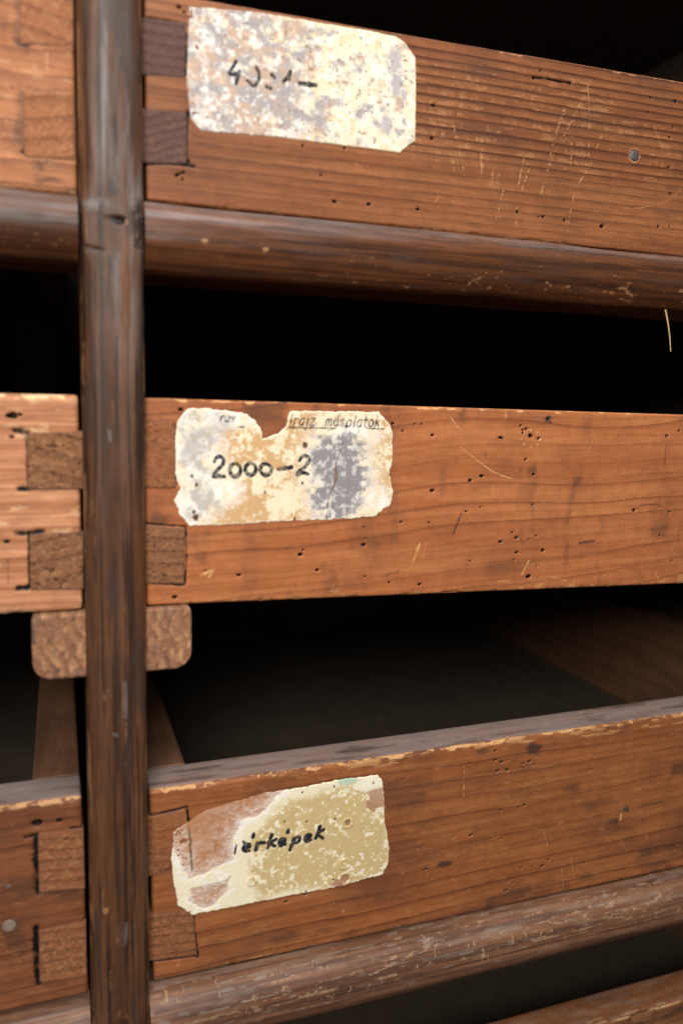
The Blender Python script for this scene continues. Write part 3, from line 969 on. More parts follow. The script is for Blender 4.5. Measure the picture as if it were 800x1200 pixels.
def paint_d3(mk, ZT, ZB):
    X, Z = mk.X, mk.Z
    mk.rings(9.5, 0.012, 5, 3, .03, .12, .85, 130, 40)
    mk.rings(4.5, 0.02, 4, 23, .02, .2, .35, 130, 40)
    mk.stain = .42 * sm(.46, .78, fbm(X / 50, Z / 18, 121, 5)) + .34 * sm(.52, .8, fbm(X / 26, Z / 12, 122, 5))
    mk.stain = np.maximum(mk.stain, .45 * sm(-192, -180, Z) * sm(.4, .6, fbm(X / 30, Z / 6, 123)))
    mk.wear = .4 * sm(.56, .78, fbm(X / 9, Z / 3, 124, 5))
    H = [(142, 227), (298, 190), (360, 182), (375, 186), (388, 182), (365, 207), (388, 205), (425, 190), (440, 185), (450, 192), (582, 204), (573, 140),
         (633, 127), (415, 293), (427, 287), (372, 300), (303, 358), (372, 366), (569, 358), (569, 423), (484, 415), (197, 438), (420, 435), (445, 433),
         (470, 430), (540, 488), (785, 378), (370, 470), (390, 465), (402, 470), (385, 487), (360, 160)]
    mk.holes(pts(z2(H, 400, 800), Y3), .6, 1.5, 12)
    mk.holes(pts([(335, 1057), (358, 1048), (300, 1050), (250, 1095)], Y3), .5, 1.2, 13)
    for x, z, rx, rz, a in ((450, 155, 7, 4.2, 1.0), (243, 425, 6, 2.2, .95), (540, 245, 8, 4, .55), (330, 160, 5, 2.5, .6), (575, 455, 7, 5, .5), (790, 200, 8, 8, .6),
                            (665, 297, 2.6, 2.4, .9), (720, 285, 14, 1.6, .5), (525, 480, 5, 4, .5), (430, 260, 22, 6, .35)):
        x, z = at(400 + x * .5, 800 + z * .5, Y3)
        mk.blot(float(x), float(z), rx, rz, a, int(rx * 7))
    for l, w, a, dt in (([(288, 190), (286, 290)], .4, .9, .6), ([(515, 435), (520, 490)], .8, .7, .6), ([(535, 400), (545, 460)], .4, .8, .4), ([(470, 340), (483, 385)], .4, .8, .4),
                        ([(650, 360), (680, 420)], .4, .6, .4), ([(710, 350), (730, 400)], .5, .6, .4), ([(655, 305), (652, 325)], 1.0, 1, 0), ([(690, 180), (700, 300)], .3, .4, .5),
                        ([(460, 320), (470, 352)], .3, .6, .4), ([(160, 395), (195, 388)], 1.6, .55, .5), ([(10, 525), (0, 540)], 1.5, .7, .5),
                        ([(430, 490), (438, 508)], .4, .7, .3)):
        mk.scratch(pts(z2(l, 400, 800), Y3), w, a, dt, 11)
    mk.scratch(pts([(208, 1135), (212, 1118), (217, 1098)], Y3), .8, .7, .4, 12)
    mk.scratch(pts([(290, 1124), (318, 1118)], Y3), .5, .9, .4, 12)
    # square tone edge: the right end has a lighter patch
    x, z = at(711, 900, Y3)
    mk.stain = np.maximum(mk.stain, .25 * sm(float(x) - 14, float(x), X) * (X < x))
    cracks(mk, [[(174, 957), (200, 951), (219, 946)], [(219, 946), (224, 980), (226, 1018)], [(226, 1070), (228, 1090), (216, 1092)], [(226, 1072), (232, 1122)],
                [(176, 1127), (205, 1124), (232, 1120)], [(174, 1022), (190, 1018)]], Y3, .4)
    mk.edge(ZT, ZB, 1.5, 1.0, 3)
    f = sm(-186, -182, Z) * sm(.46, .62, fbm(X / 16, Z / 3, 126, 4)) * sm(70, 120, X)
    mk.wear = np.maximum(mk.wear, .7 * f)


def top_d3(tp):
    tp.grey = .75 + .45 * fbm(tp.X / 40, tp.Z / 4, 131, 4)
    tp.wear = .5 * sm(.62, .75, fbm(tp.X / 6, tp.Z / 1.6, 132, 4))
    tp.stain = .45 * sm(.5, .7, fbm(tp.X / 30, tp.Z / 5, 134)) + .3 * sm(.5, .6, fbm(tp.X / 70, tp.Z / 1.2, 135))


M_D3T = M_D3
d3 = drawer('drawer', 'brown lower right drawer with dark ink blots, its peeling label reading térképek',
            36.4, 532, (-179.3, -176.0), (-278.6, -279.4), Y3, M_D3, VR, paint_d3, 0, thick=26, top_paint=top_d3, xend=(-.010, 0), r=2.0)
dove([(160, 960), (218, 948), (224, 1018), (160, 1030)], Y3, M_EG_OR, d3, 5, pits=.12, paint=lines_paint(.12, 4.2, 14, .2), proud=.03)
dove([(160, 1074), (226, 1066), (231, 1119), (160, 1128)], Y3, M_EG_OR, d3, 6, pits=.6, paint=lines_paint(.1, 4.8, 15, .25), proud=.5)
x, z = at(731, 948, Y3)
disc('nail', float(x), float(z), Y3 + .25, 1.7, M_NAIL, d3, .3)

# ---- right column, bottom drawer: only its chipped upper edge shows
Y4 = -1.0


def paint_d4(mk, ZT, ZB):
    X, Z = mk.X, mk.Z
    mk.rings(5, .0, 4, 4, .1, .2, .9, 60, 20)
    mk.stain = .7 * sm(.45, .65, fbm(X / 25, Z / 5, 141, 4))
    n = fbm(X / 14, X * 0, 142, 4)
    mk.h -= 2.4 * sm(.45, .7, n) * sm(6, 0, ZT - Z)
    mk.wear = np.maximum(.8 * sm(2.5, 0, ZT - Z) * sm(.4, .6, fbm(X / 10, Z / 3, 143, 4)), .5 * sm(.62, .75, fbm(X / 10, Z / 1.5, 144, 4)))
    mk.dark(pts([(712, 1170), (730, 1186), (740, 1200)], Y4), .4, .7, .8)


def top_d4(tp):
    tp.wear = .8 * sm(.48, .66, fbm(tp.X / 9, tp.Z / 2, 145, 4)) * sm(8, 2, tp.Z)
    tp.h = 1.3 * (fbm(tp.X / 7, tp.Z / 5, 146, 5) - .5)
    tp.grey = .5 * sm(.4, .6, fbm(tp.X / 20, tp.Z / 3, 147))


d4 = drawer('drawer', 'bottom right drawer with a rough chipped pale upper edge below the scuffed rail', 40, 532, (-369.5, -369.5), (-465.6, -465.6), Y4, M_D4, (100, 385), paint_d4, 0,
            top_paint=top_d4)

# ---- left column
YL = 0.5


def paint_l1(mk, ZT, ZB):
    X, Z = mk.X, mk.Z
    mk.rings(8, .03, 4, 5, .06, .25, .8, 60, 30)
    mk.stain = .3 * sm(.5, .7, fbm(X / 20, Z / 14, 151, 4)) + .35 * sm(.55, .7, fbm(X / 6, Z / 14, 152, 4))
    mk.wear = .5 * sm(.55, .75, fbm(X / 8, Z / 2.2, 153, 5))
    for l, w, a in (([(22, 0), (24, 50)], 1.8, .55), ([(24, 48), (30, 52)], 2.2, .9), ([(24, 50), (85, 58)], .8, .4), ([(25, 105), (27, 180)], 2.0, .6),
                    ([(15, 103), (85, 107)], .8, .6), ([(27, 160), (60, 168)], 1.5, .5), ([(27, 182), (85, 188)], .8, .5)):
        mk.dark(pts(l, YL), w, a, 1, .15, 0, .8)
    for l in ([(52, 0), (58, 35)], [(55, 60), (56, 85)]): mk.scratch(pts(l, YL), .8, .7, .2, 3)
    mk.scratch(pts([(30, 168), (55, 170)], YL), 1.6, .9, .2, 4)
    mk.holes(pts([(32, 174), (40, 176), (47, 175), (28, 178)], YL), .8, .9, 5)
    x, z = at(62, 30, YL); mk.blot(float(x) - 8, float(z), 3.5, 3.5, .8, 2, 'grey')
    x, z = at(60, 212, YL); mk.blot(float(x), float(z), 12, 2.2, .7, 3)
    mk.edge(ZT, ZB, 1.2, .7, 5)


l1 = drawer('drawer', 'pinkish worn pine drawer at the upper left beside the post, without a label', -490, 9.2, (176, 175), (90.2, 89.4), YL, M_L1, VL, paint_l1, 1)


def paint_l2(mk, ZT, ZB):
    X, Z = mk.X, mk.Z
    mk.rings(7.0, .0, 2.5, 6, .0, .3, .8, 90, 40)
    g = fbm(X / 120, Z / 4.2, 161, 3)
    mk.h += 1.1 * (g - .5)
    mk.late = np.maximum(mk.late, .7 * sm(.5, .36, g))
    mk.wear = .6 * sm(.52, .74, fbm(X / 9, Z / 3.5, 163, 5))
    mk.stain = .25 * sm(.55, .7, fbm(X / 14, Z / 14, 162, 4))
    mk.holes(pts([(10, 487), (15, 487), (24, 486)], YL), 1.2, 1.6, 3)
    mk.holes(pts([(14, 512), (8, 635)], YL), .8, 1.2, 4)
    cracks(mk, [[(18, 505), (32, 507)], [(20, 626), (36, 625), (50, 623)], [(24, 573), (34, 574)], [(22, 690), (34, 689)]], YL, .75)
    cracks(mk, [[(31, 508), (32, 540), (33, 573)], [(34, 628), (34, 660), (35, 690)]], YL, .3)
    mk.dark(pts([(10, 655), (10, 685)], YL), .4, .6, .8, .3)
    mk.edge(ZT, ZB, 1.6, 1.0, 6)


def top_plain(tp):
    tp.grey = .7 * sm(.3, .6, fbm(tp.X / 20, tp.Z / 4, 171, 4))
    tp.wear = .5 * sm(.5, .62, fbm(tp.X / 8, tp.Z / 3, 172, 4))


l2 = drawer('drawer', 'pale ridged pine drawer at the middle left with pitted square finger joints beside the post', -490, 7.9, (5.0, 6.6), (-88.5, -88.3), YL, M_L2, VL, paint_l2, 1,
            top_paint=top_plain, r=2.4)


def paint_l3(mk, ZT, ZB):
    X, Z = mk.X, mk.Z
    mk.rings(5.0, .01, 3, 7, .05, .22, .7, 90, 30)
    x, z = at(50, 1040, 1.0)
    mk.stain = .35 * sm(.46, .72, fbm(X / 30, Z / 8, 181, 4)) + .55 * np.exp(-((Z - z + .12 * (X - x)) / 7) ** 2) * sm(.25, .5, fbm(X / 16, Z / 6, 182))
    mk.wear = .4 * sm(.56, .74, fbm(X / 6, Z / 2.4, 183, 5))
    cracks(mk, [[(42, 982), (43, 1010), (45, 1046)], [(42, 1088), (43, 1120), (45, 1152)]], 1.0, 1.0)
    cracks(mk, [[(30, 982), (48, 978)], [(84, 972), (100, 970)]], 1.0, .6)
    x, z = at(56, 1125, 1.0); mk.blot(float(x), float(z), 5.5, 11, 1.0, 3)
    x, z = at(52, 1098, 1.0); mk.blot(float(x), float(z), 3.5, 6, .8, 4)
    x, z = at(20, 1100, 1.0); mk.blot(float(x), float(z), 9, 14, .6, 6)
    mk.holes(pts([(70, 962), (44, 965)], 1.0), 1.3, 1.4, 3)
    mk.dark(pts([(80, 1074), (100, 1070)], 1.0), .6, .5, 1)
    x, z = at(10, 1038, 1.0); mk.blot(float(x), float(z), 1.4, 1.4, 1, 3, 'grey')
    mk.edge(ZT, ZB, 1.8, 1.0, 7)
    mk.wear = np.maximum(mk.wear, .85 * sm(3.5, 1.2, ZT - Z) * sm(.35, .55, fbm(X / 8, Z / 3, 184)))


l3 = drawer('drawer', 'dark stained drawer at the lower left with black vertical joint cracks beside the post', -490, 6.0, (-176.5, -176.0), (-277.0, -275.5), 1.0, M_L3, VL, paint_l3, 1,
            top_paint=top_d3, xend=(0, -.012), r=2.2, thick=26)
dove([(32, 508), (98, 505), (98, 573), (33, 574)], YL, M_EG_BR, l2, 7, pits=1.0, paint=lines_paint(.3, 9, 3, .35), proud=.75)
dove([(35, 626), (98, 623), (98, 690), (36, 691)], YL, M_EG_BR, l2, 8, pits=1.0, paint=lines_paint(-.2, 9, 5, .35), proud=.75)
M_EG_LT = endgrain('light_end_grain', (.24, .088, .038), (.34, .14, .062), 5, .25)
dove([(22, -22), (86, -18), (87, 55), (24, 51)], YL, M_EG_LT, l1, 9, pits=.3, paint=lines_paint(.2, 8, 19, .4), proud=.2)
dove([(27, 107), (87, 110), (88, 188), (28, 184)], YL, M_EG_LT, l1, 10, pits=.3, paint=lines_paint(-.2, 8, 20, .4), proud=.2)
dove([(45, 976), (98, 970), (100, 1042), (46, 1047)], 1.0, M_EG_OR, l3, 11, pits=.4, paint=lines_paint(.1, 5, 21, .4), proud=.2)
dove([(46, 1090), (101, 1078), (102, 1146), (47, 1152)], 1.0, M_EG_OR, l3, 12, pits=.4, paint=lines_paint(.1, 5, 22, .4), proud=.2)
x, z = at(11, 1085, 1.0)
disc('plug', float(x), float(z), 1.1, 2.9, plain('grey_filler', (.16, .12, .09), (.22, .16, .12), 500, .7), l3, .15)

# ------------------------------------------------------------------ paper labels
CREAM, WHITE, GREY, BARE, INK = (np.array(c) for c in ((.66, .50, .27), (.74, .69, .60), (.27, .24, .235), (.33, .15, .075), (.012, .013, .018)))


def mixc(a, b, f): return a * (1 - f[..., None]) + b * f[..., None]


def label_sheet(parent, poly, Y, tones, step=.24, ragged=.9, seed=0, thick=.3, lab=None):
    p = np.asarray(poly)
    x0, z0 = p.min(0) - 1.5
    x1, z1 = p.max(0) + 1.5
    nu, nv = int((x1 - x0) / step), int((z1 - z0) / step)
    X, Z = np.meshgrid(np.linspace(x0, x1, nu), np.linspace(z0, z1, nv), indexing='ij')
    sd = poly_sdf(X, Z, p) + ragged * 2 * (fbm(X / 2.2, Z / 2.2, 600 + seed, 4) - .5)
    col, cover, hgt = tones(X, Z, sd)
    a = np.minimum(sd / .35, cover)                 # >0: paper is there
    h = .16 + hgt + (thick - .1) * sm(0, 1, a) - .25 * (1 - sm(-.6, .1, a))
    keep = a > -.55
    idx = np.arange(nu * nv)
    q = sheet_grid(nu, nv)
    kq = keep.ravel()[q].all(1)
    q = q[kq]
    used = np.unique(q)
    re = np.full(nu * nv, -1)
    re[used] = np.arange(len(used))
    P = np.stack([X, Y - h, Z], -1).reshape(-1, 3)[used]
    c = np.clip(col, 0, 1).reshape(-1, 3)[used]
    o = raw_mesh('paper_label', P, re[q], M_PAPER, parent, attrs={'tone': c})
    if lab: o['label'] = lab
    return o


def ink_mask(X, Z, strokes, Y, w, seed, worn=0.0):
    m = np.zeros(X.shape)
    for s in strokes:
        ww = w
        if isinstance(s, tuple): s, ww = s
        p = smooth_line(pts(s, Y))
        d, r = seg_dist(X, Z, p, 3)
        d = d + .35 * (fbm(X / 1.1, Z / 1.1, 700 + seed, 3) - .5)
        ww_ = ww * (.8 + .4 * vn(r * 5, r * 0 + len(s), 710 + seed))
        m = np.maximum(m, 1 - sm(ww_ - .16, ww_ + .16, d))
    if worn: m = m * (1 - worn * sm(.5, .62, fbm(X / 1.2, Z / 1.2, 720 + seed, 3)))
    return m


def oval(cx, cy, rx, ry, a0=80, n=11, ang=0, full=350):
    out = []
    for k in range(n):
        a = math.radians(a0 + full * k / (n - 1))
        x, y = rx * math.cos(a), -ry * math.sin(a)
        out.append((cx + x - y * ang, cy + y))
    return out


# label of the top drawer
def tones1(X, Z, sd):
    cx = lambda px, py: tuple(float(v) for v in at(px, py, Y1))
    xa, _ = cx(222, 80); xb, _ = cx(486, 110)
    u = (X - xa) / (xb - xa)
    n = fbm(X / 9, Z / 7, 611, 5)
    n2 = fbm(X / 3, Z / 3, 612, 4)
    n3 = fbm(X / 1.6, Z / 1.6, 613, 3)
    col = np.broadcast_to(np.array((.63, .565, .42)), X.shape + (3,)).copy()
    col = mixc(col, np.array((.66, .62, .54)), sm(.40, .66, n2 + .4 * (n3 - .5)))
    col = mixc(col, np.array((.60, .43, .22)), .6 * sm(.56, .72, fbm(X / 6, Z / 5, 614, 5)))
    n4 = fbm(X / 5, Z / 4.2, 619, 5)
    g = n + .9 * (n4 - .5) + .5 * (n3 - .5) + .26 * sm(.62, .1, u) - .24 * sm(.35, .66, u)
    g = g + .07 * sm(.62, .45, u)
    gm = sm(.40, .78, g)
    mau = mixc(np.broadcast_to(np.array((.29, .26, .265)), col.shape), np.array((.42, .29, .22)), sm(.40, .66, fbm(X / 5, Z / 5, 615)))
    col = mixc(col, mau, .95 * sm(.36, .72, g))
    for (px, py, rx, rz) in ((462, 76, 4.8, 9), (464, 100, 4.5, 7), (473, 112, 2.6, 3.6), (452, 146, 3.6, 5), (396, 121, 3, 2.4), (381, 117, 2.6, 3), (473, 142, 1.6, 2.5), (447, 128, 2, 1.6)):
        x, z = cx(px, py)
        e = np.hypot((X - x) / rx, (Z - z) / rz) + 1.0 * (n3 - .5) + .5 * (n2 - .5)
        col = mixc(col, np.array((.36, .33, .335)), .9 * (1 - sm(.45, 1.05, e)))
    # pale veil on the left, worn through
    col = mixc(col, np.array((.62, .58, .54)), .5 * sm(.2, .05, u) * sm(.38, .56, n2))
    col = mixc(col, np.array((.78, .75, .70)), .6 * sm(.56, .76, n2 + .7 * (n3 - .5)) * sm(.7, .35, u))
    sp = sm(.76, .82, fbm(X / 1.6, Z / 1.6, 617, 2))
    col = mixc(col, np.array((.20, .12, .08)), .7 * sp)
    lo = sm(.9, .3, sd)
    col = mixc(col, np.array((.72, .66, .42)), .6 * lo * sm(.3, .5, u))
    ink = ink_mask(X, Z, STROKES1, Y1, .85, 1, .25)
    col = mixc(col, INK, ink)
    cover = 1.2 - 1.9 * sm(.10, .0, u) * sm(.58, .70, n2)
    h = .05 * (n2 - .5) - .12 * gm
    return col, cover, h


def zz(l, ox, oy, s): return [(ox + a * s, oy + b * s) for a, b in l]


k1 = 130 / 800
STROKES1 = [zz([(130, 75), (108, 118), (84, 160), (118, 170), (156, 152)], 255, 60, k1), zz([(158, 145), (146, 185), (132, 235)], 255, 60, k1),
            zz([(278, 118), (298, 165), (288, 228), (250, 248), (216, 212)], 255, 60, k1), zz([(388, 172), (408, 188)], 255, 60, k1),
            zz([(352, 256), (380, 270)], 255, 60, k1), zz([(524, 145), (514, 205)], 255, 60, k1), zz([(516, 165), (492, 200), (470, 224)], 255, 60, k1),
            (zz([(590, 232), (640, 240), (704, 246)], 255, 60, k1), 1.1)]
label_sheet(d1, pts([(222, 8), (300, 14), (380, 28), (430, 36), (463, 43), (474, 50), (486, 67), (487, 100), (486, 165), (477, 171), (468, 179), (440, 175), (400, 170),
                     (330, 161), (280, 157), (236, 153), (224, 140), (219, 100)], Y1), Y1, tones1, ragged=.25, seed=1, lab='torn cream and grey paper label with clipped corners, reading 4 and a dash')


# label of the middle drawer
k2 = .3625
STROKES2 = [zz([(68, 128), (88, 96), (120, 95), (136, 125), (115, 165), (75, 205), (68, 225)], 240, 520, .1625), (zz([(62, 238), (100, 232), (140, 236)], 240, 520, .1625), 1.0),
            zz(oval(218, 190, 38, 46), 240, 520, .1625), zz(oval(328, 183, 38, 42), 240, 520, .1625), zz(oval(438, 185, 40, 40), 240, 520, .1625),
            (zz([(530, 182), (575, 178), (622, 170)], 240, 520, .1625), 1.1),
            zz([(680, 120), (705, 90), (740, 92), (750, 118), (720, 165), (680, 195), (664, 225)], 240, 520, .1625), zz([(664, 226), (705, 208), (738, 218)], 240, 520, .1625)]


def letters(s, x, y, k, sl=.22, gap=1.15):
    """slanted small printed letters; x, y: foot of the first one in photo pixels, k: x-height"""
    G = {'i': (.45, [[(.2, 1), (.2, 0)], [(.2, 1.35), (.2, 1.45)]]), 'r': (.6, [[(.1, 1), (.1, 0)], [(.1, .7), (.3, .98), (.55, .95)]]),
         'a': (.8, [[(.65, 1), (.65, 0)], [(.65, .8), (.35, 1), (.08, .6), (.12, .12), (.4, 0), (.65, .25)]]),
         'j': (.45, [[(.25, 1), (.25, -.35), (.0, -.5)], [(.27, 1.35), (.27, 1.45)]]), 'z': (.75, [[(.08, .98), (.62, .98), (.08, .02), (.65, .02)]]),
         'm': (1.1, [[(.1, 1), (.1, 0)], [(.1, .8), (.35, 1), (.5, .8), (.5, 0)], [(.5, .8), (.75, 1), (.92, .8), (.92, 0)]]),
         'á': (.8, [[(.65, 1), (.65, 0)], [(.65, .8), (.35, 1), (.08, .6), (.12, .12), (.4, 0), (.65, .25)], [(.4, 1.25), (.55, 1.55)]]),
         's': (.7, [[(.6, .9), (.3, 1), (.12, .75), (.5, .45), (.55, .12), (.3, 0), (.08, .1)]]), 'o': (.8, [[(.38, 1), (.1, .75), (.1, .25), (.38, 0), (.66, .25), (.66, .75), (.4, 1)]]),
         'l': (.4, [[(.2, 1.6), (.2, 0)]]), 't': (.6, [[(.25, 1.45), (.25, .1), (.5, 0)], [(.02, 1), (.55, 1)]]),
         'k': (.75, [[(.1, 1.6), (.1, 0)], [(.6, 1), (.12, .45)], [(.3, .6), (.62, 0)]]), 'u': (.8, [[(.1, 1), (.1, .2), (.35, 0), (.6, .2)], [(.65, 1), (.65, 0)]]), ' ': (.7, [])}
    out = []
    for ch in s:
        w, st = G[ch]
        for l in st:
            out.append([(x + (a + sl * b) * k * gap, y - b * k) for a, b in l])
        x += w * k * gap + .16 * k
    return out


PRINT2 = letters('irajz', 338, 498.5, 8.2, gap=1.0) + letters('más', 380, 499, 7.6, gap=1.0)
PRINT2B = letters('olatok', 404.5, 500, 8.0, gap=1.0)
PRINT2C = letters('rus', 257, 494, 6.2, gap=1.2)
RULE2 = [[(338, 501), (375, 501.5), (392, 502)], [(432, 502), (449, 502.5)], [(278, 500.3), (286, 500.3)], [(389, 501), (387, 503.5)], [(428, 501.5), (434, 502)]]


def tones2(X, Z, sd):
    cx = lambda px, py: tuple(float(v) for v in at(px, py, Y2))
    n = fbm(X / 8, Z / 7, 621, 5)
    n2 = fbm(X / 2.6, Z / 2.6, 622, 4)
    n3 = fbm(X / 1.4, Z / 1.4, 623, 3)
    col = np.broadcast_to(np.array((.52, .32, .15)), X.shape + (3,)).copy()
    col = mixc(col, np.array((.72, .62, .44)), sm(.38, .66, n + .7 * (n2 - .5) + .5 * (n3 - .5)))

    def zone(px, py, rx, rz, soft=.55, jig=1.0):
        x, z = cx(px, py)
        e = np.hypot((X - x) / rx, (Z - z) / rz) + jig * (n - .5) + .9 * (n2 - .5) + .4 * (n3 - .5)
        return 1 - sm(1 - soft, 1 + soft * .4, e)
    white = np.zeros(X.shape)
    for a in ((228, 525, 13, 24), (235, 490, 14, 8), (275, 488, 13, 6), (225, 595, 11, 12), (396, 558, 20, 28), (410, 510, 16, 8), (250, 560, 8, 16), (440, 590, 8, 10), (258, 575, 10, 8)):
        white = np.maximum(white, zone(*a))
    col = mixc(col, np.array((.76, .73, .67)), .93 * white)
    col = mixc(col, np.array((.66, .50, .28)), .55 * white * sm(.52, .68, fbm(X / 4, Z / 4, 627, 5)))
    grey = np.maximum.reduce([zone(397, 556, 15, 24, .45, .8), .6 * zone(230, 520, 9, 16, .6), .6 * zone(236, 585, 9, 9, .5), .45 * zone(251, 497, 9, 6, .5)])
    gcol = mixc(np.broadcast_to(np.array((.23, .215, .22)), col.shape), np.array((.44, .42, .42)), sm(.44, .68, n2 + .4 * (n3 - .5)))
    col = mixc(col, gcol, grey)
    col = mixc(col, np.array((.62, .55, .36)), .7 * sm(1.2, .3, sd) * sm(.4, .6, n))
    col = mixc(col, np.array((.80, .74, .58)), .6 * sm(.9, .3, sd))
    for px, py, r in ((357, 521, 1.5), (354, 566, .8), (229, 606, 1.6), (227, 600, 1.0), (230, 568, 1.0), (345, 608, .7), (405, 500, .8), (310, 577, .6), (225, 558, .8), (456, 556, .6)):
        x, z = cx(px, py)
        col = mixc(col, np.array((.10, .05, .03)), 1 - sm(.6, 1.1, np.hypot(X - x, (Z - z) * .8) / r + .5 * (n3 - .5)))
    d, r = seg_dist(X, Z, smooth_line(pts(zz([(585, 160), (562, 228), (560, 285), (538, 345), (530, 410)], 190, 460, k2), Y2)), 4)
    w = .25 + .9 * np.exp(-((r - .45) / .13) ** 2)
    cr = 1 - sm(w * .6, w * 1.2, d + .5 * (n3 - .5))
    col = mixc(col, np.array((.16, .085, .05)), .85 * cr)
    ink = ink_mask(X, Z, STROKES2, Y2, .95, 2, .3)
    ink = np.maximum(ink, ink_mask(X, Z, PRINT2 + RULE2, Y2, .34, 3, .35) * .9)
    ink = np.maximum(ink, ink_mask(X, Z, PRINT2B, Y2, .34, 4, .45) * .9)
    ink = np.maximum(ink, ink_mask(X, Z, PRINT2C, Y2, .42, 5, .75) * .9)
    col = mixc(col, INK, ink)
    return col, np.full(X.shape, 1.2) - 1.0 * cr * 0, .10 * (n - .5) - .10 * grey - .12 * cr + .05 * (n2 - .5)


label_sheet(d2, pts([(212, 487), (221, 479), (244, 479), (270, 482), (288, 485), (299, 493), (305, 503), (308, 514), (324, 509), (335, 500), (340, 482), (393, 482), (444, 483),
                     (453, 493), (459, 503), (460, 533), (456, 554), (460, 579), (456, 594), (449, 597), (440, 605), (393, 608), (342, 610), (281, 614), (223, 616), (212, 605),
                     (204, 587), (212, 572), (205, 554), (206, 533), (204, 514), (208, 496)], Y2), Y2, tones2, ragged=.7, seed=2,
            lab='peeling tan paper label with a notch at the top, reading 2000-2')

# label of the lower drawer
k3 = 125 / 800
S3 = lambda l: zz(l, 265, 955, k3)
STROKES3 = [(S3([(76, 222), (64, 285)]), .5), (S3([(128, 196), (136, 208)]), .7),
            S3([(128, 245), (165, 240), (172, 225), (150, 218), (130, 245), (140, 268), (172, 266)]), (S3([(205, 138), (200, 162)]), 1.0),
            S3([(232, 205), (222, 255)]), S3([(226, 235), (250, 208), (284, 206)]),
            S3([(342, 145), (322, 195), (312, 242)]), S3([(372, 182), (330, 208), (362, 230)]),
            S3([(395, 210), (430, 200), (436, 182), (412, 180), (396, 205), (408, 226), (440, 218)]), (S3([(464, 108), (460, 126)]), 1.0),
            S3([(505, 172), (492, 215), (476, 258)]), S3([(504, 185), (528, 162), (550, 170), (540, 198), (500, 206)]),
            S3([(588, 178), (620, 168), (628, 150), (606, 148), (590, 172), (602, 194), (634, 184)]),
            S3([(700, 85), (684, 132), (670, 172)]), S3([(728, 108), (684, 138), (722, 172)])]


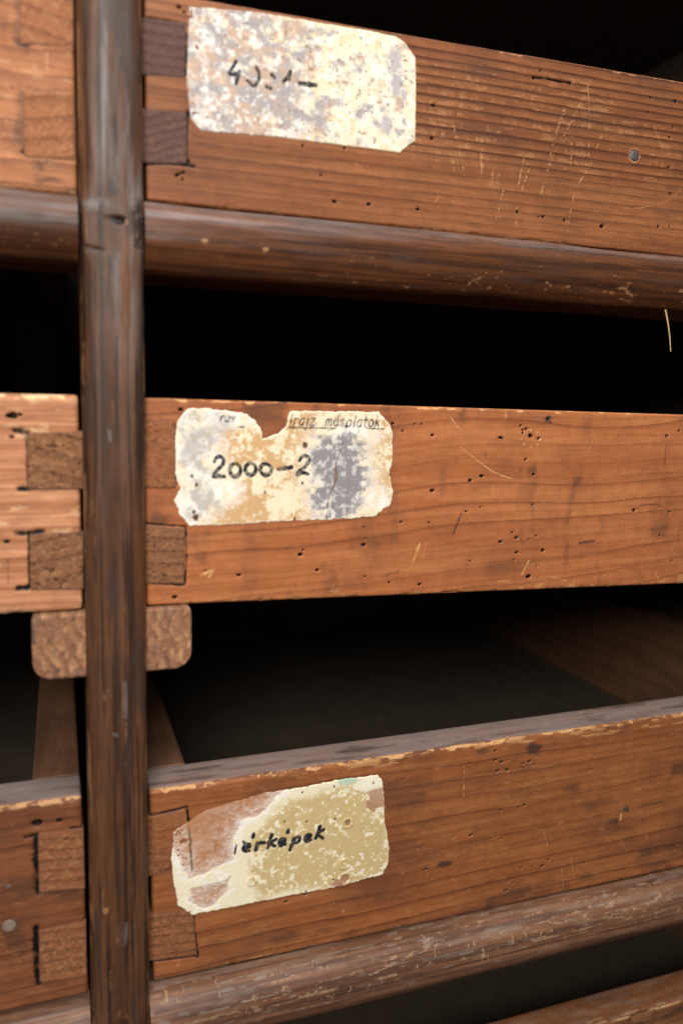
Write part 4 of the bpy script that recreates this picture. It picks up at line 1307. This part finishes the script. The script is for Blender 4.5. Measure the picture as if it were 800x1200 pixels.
def tones3(X, Z, sd):
    cx = lambda px, py: tuple(float(v) for v in at(px, py, Y3))
    Pz = lambda l: pts(zz(l, 190, 890, .35), Y3)
    n = fbm(X / 8, Z / 6, 631, 5)
    n2 = fbm(X / 2.6, Z / 2.2, 632, 4)
    n3 = fbm(X / 1.3, Z / 1.3, 633, 3)
    bare = np.maximum(poly_sdf(X, Z, Pz([(-20, 60), (470, 60), (380, 130), (330, 190), (262, 205), (238, 290), (245, 335), (190, 365), (120, 400), (85, 410), (55, 345), (20, 300)])),
                      poly_sdf(X, Z, Pz([(95, 430), (160, 415), (232, 392), (226, 436), (165, 497), (118, 500), (88, 472)])))
    bare = bare + 3.6 * (n - .5) + 2.0 * (n2 - .5)
    yx = poly_sdf(X, Z, Pz([(420, 130), (560, 90), (650, 70), (760, 160), (770, 380), (600, 430), (430, 440), (330, 470), (290, 420), (290, 260), (330, 210)]))
    yel = sm(-2.5, 3.5, yx + 7.0 * (n - .5) + 4 * (n2 - .5)) * sm(.68, .50, n2 + .5 * (n3 - .5) + .25 * (n - .5) - .1 * sm(0, 12, yx))
    col = np.broadcast_to(np.array((.74, .66, .48)), X.shape + (3,)).copy()
    col = mixc(col, np.array((.50, .37, .17)), .95 * yel)
    col = mixc(col, np.array((.78, .74, .66)), .9 * sm(-4.0, -.6, bare) * sm(.40, .54, n2))
    x, z = cx(440, 935)
    e = np.hypot((X - x) / 6, (Z - z) / 8) + 1.0 * (n2 - .5)
    col = mixc(col, np.array((.36, .18, .11)), .85 * (1 - sm(.7, 1.0, e)))
    x, z = cx(432, 918)
    col = mixc(col, np.array((.76, .70, .56)), .9 * (1 - sm(.7, 1.1, np.hypot((X - x) / 9, (Z - z) / 4) + (n2 - .5))))
    x, z = cx(407, 915)
    col = mixc(col, np.array((.36, .50, .38)), .85 * (1 - sm(.7, 1.1, np.hypot((X - x) / 6, (Z - z) / 2.2) + (n2 - .5))))
    h = .06 * (n2 - .5) + .05 * yel - .16 * sm(0, 1.2, bare)
    hole = np.zeros(X.shape)
    for px, py, r, deep in ((407, 964, 2.0, 1), (403, 1012, 2.2, 0), (404, 1029, 2.6, 1), (295, 1032, 1.8, 0)):
        x, z = cx(px, py)
        d = np.hypot(X - x, Z - z)
        h = h + (.35 if not deep else 0) * np.exp(-(d / r) ** 2) + .3 * np.exp(-((d - r * 1.2) / .7) ** 2)
        if deep:
            f = 1 - sm(.6, 1.0, d / r + .5 * (n3 - .5))
            col = mixc(col, np.array((.30, .16, .085)), f)
            h = h - .25 * f
    x, z = cx(396, 1034)
    col = mixc(col, np.array((.36, .19, .11)), .9 * (1 - sm(.7, 1, np.hypot((X - x) / 4.5, (Z - z) / 3) + (n2 - .5))))
    for px, py in ((333, 962), (359, 962), (392, 959), (360, 921), (391, 921), (354, 928), (437, 917), (390, 1030), (358, 1044), (222, 1054), (230, 1000), (233, 952)):
        x, z = cx(px, py)
        col = mixc(col, np.array((.07, .035, .02)), 1 - sm(.5, 1.0, np.hypot(X - x, Z - z) / .75))
    ink = ink_mask(X, Z, STROKES3, Y3, 1.0, 6, .12)
    col = mixc(col, INK, ink)
    # what is left on the bare part: a thin whitish film in shreds
    film = 1.5 * sm(.47, .60, n2 + .7 * (n3 - .5)) * sm(12, 2, bare) + 1.3 * sm(.54, .62, n2 + .5 * (n3 - .5)) * sm(14, 4, X - cx(202, 1000)[0])
    cover = np.where(bare > 0, np.minimum(1.2, -bare * .8 + 4.5 * film), 1.2)
    tan = (.25 + .75 * sm(.42, .56, n2)) * sm(.40, .50, fbm(X / 6, Z / 6, 639, 4) + .15 * (n3 - .5))
    cover = np.where(bare > 0, np.maximum(cover, np.where(tan > -1, .25, -1)), cover)
    cover = np.where(ink > .3, np.maximum(cover, .4), cover)
    fm = sm(-.4, 1.4, bare + 1.5 * (n3 - .5)) * (1 - ink)
    wcol = mixc(np.broadcast_to(np.array((.37, .165, .075)), col.shape), np.array((.43, .215, .115)), sm(.35, .65, fbm(X / 14, Z / 2.5, 640, 4)))
    haze = np.clip(.75 * np.exp(-np.maximum(bare, 0) / 3.2) + .18 + .9 * (n2 - .5) + .7 * (n3 - .5), 0, 1) * sm(26, 6, bare)
    wcol = mixc(wcol, np.array((.66, .59, .53)), .85 * haze)
    d, r = seg_dist(X, Z, pts([(219, 946), (222, 972), (225, 1020)], Y3), 4)
    wcol = mixc(wcol, np.array((.05, .025, .015)), .8 * (1 - sm(.2, 1.0, d + 1.2 * (n3 - .5))) * sm(.2, .8, r + .5 * (n2 - .5)))
    col = mixc(col, wcol, fm)
    return col, cover, h


label_sheet(d3, pts([(203, 975), (240, 950), (309, 929), (358, 922), (395, 914), (442, 908), (447, 914), (450, 935), (450, 960), (454, 984), (456, 995), (454, 1014), (447, 1025),
                     (435, 1028), (396, 1039), (358, 1046), (295, 1058), (260, 1065), (225, 1072), (209, 1061), (207, 1047), (203, 1033), (201, 1005)], Y3), Y3, tones3,
            ragged=.5, seed=3, lab='half torn yellow paper label reading térképek in black ink')

# ------------------------------------------------------------------ a straw hanging from the upper rail
p0, p1 = at(779, 362, -6), at(785, 412, -6)
a, b = np.array([float(p0[0]), -6, 60.5]), np.array([float(p1[0]), -6, float(p1[1])])
P = []
n = 10
for i in range(n):
    t = i / (n - 1)
    c = a * (1 - t) + b * t + np.array([math.sin(t * 3) * .7, 0, 0])
    r = .55 * (1 - .6 * t)
    for k in range(6):
        q = k / 6 * 2 * math.pi
        P.append((c[0] + r * math.cos(q), c[1] + r * math.sin(q), c[2]))
so = raw_mesh('straw', np.array(P), tube_grid(n, 6), M_STRAW, None, ngons=[list(range(6)), list(range((n - 1) * 6, n * 6))[::-1]])
tag(so, 'thin yellow straw hanging under the upper right rail in the dark gap', 'straw')
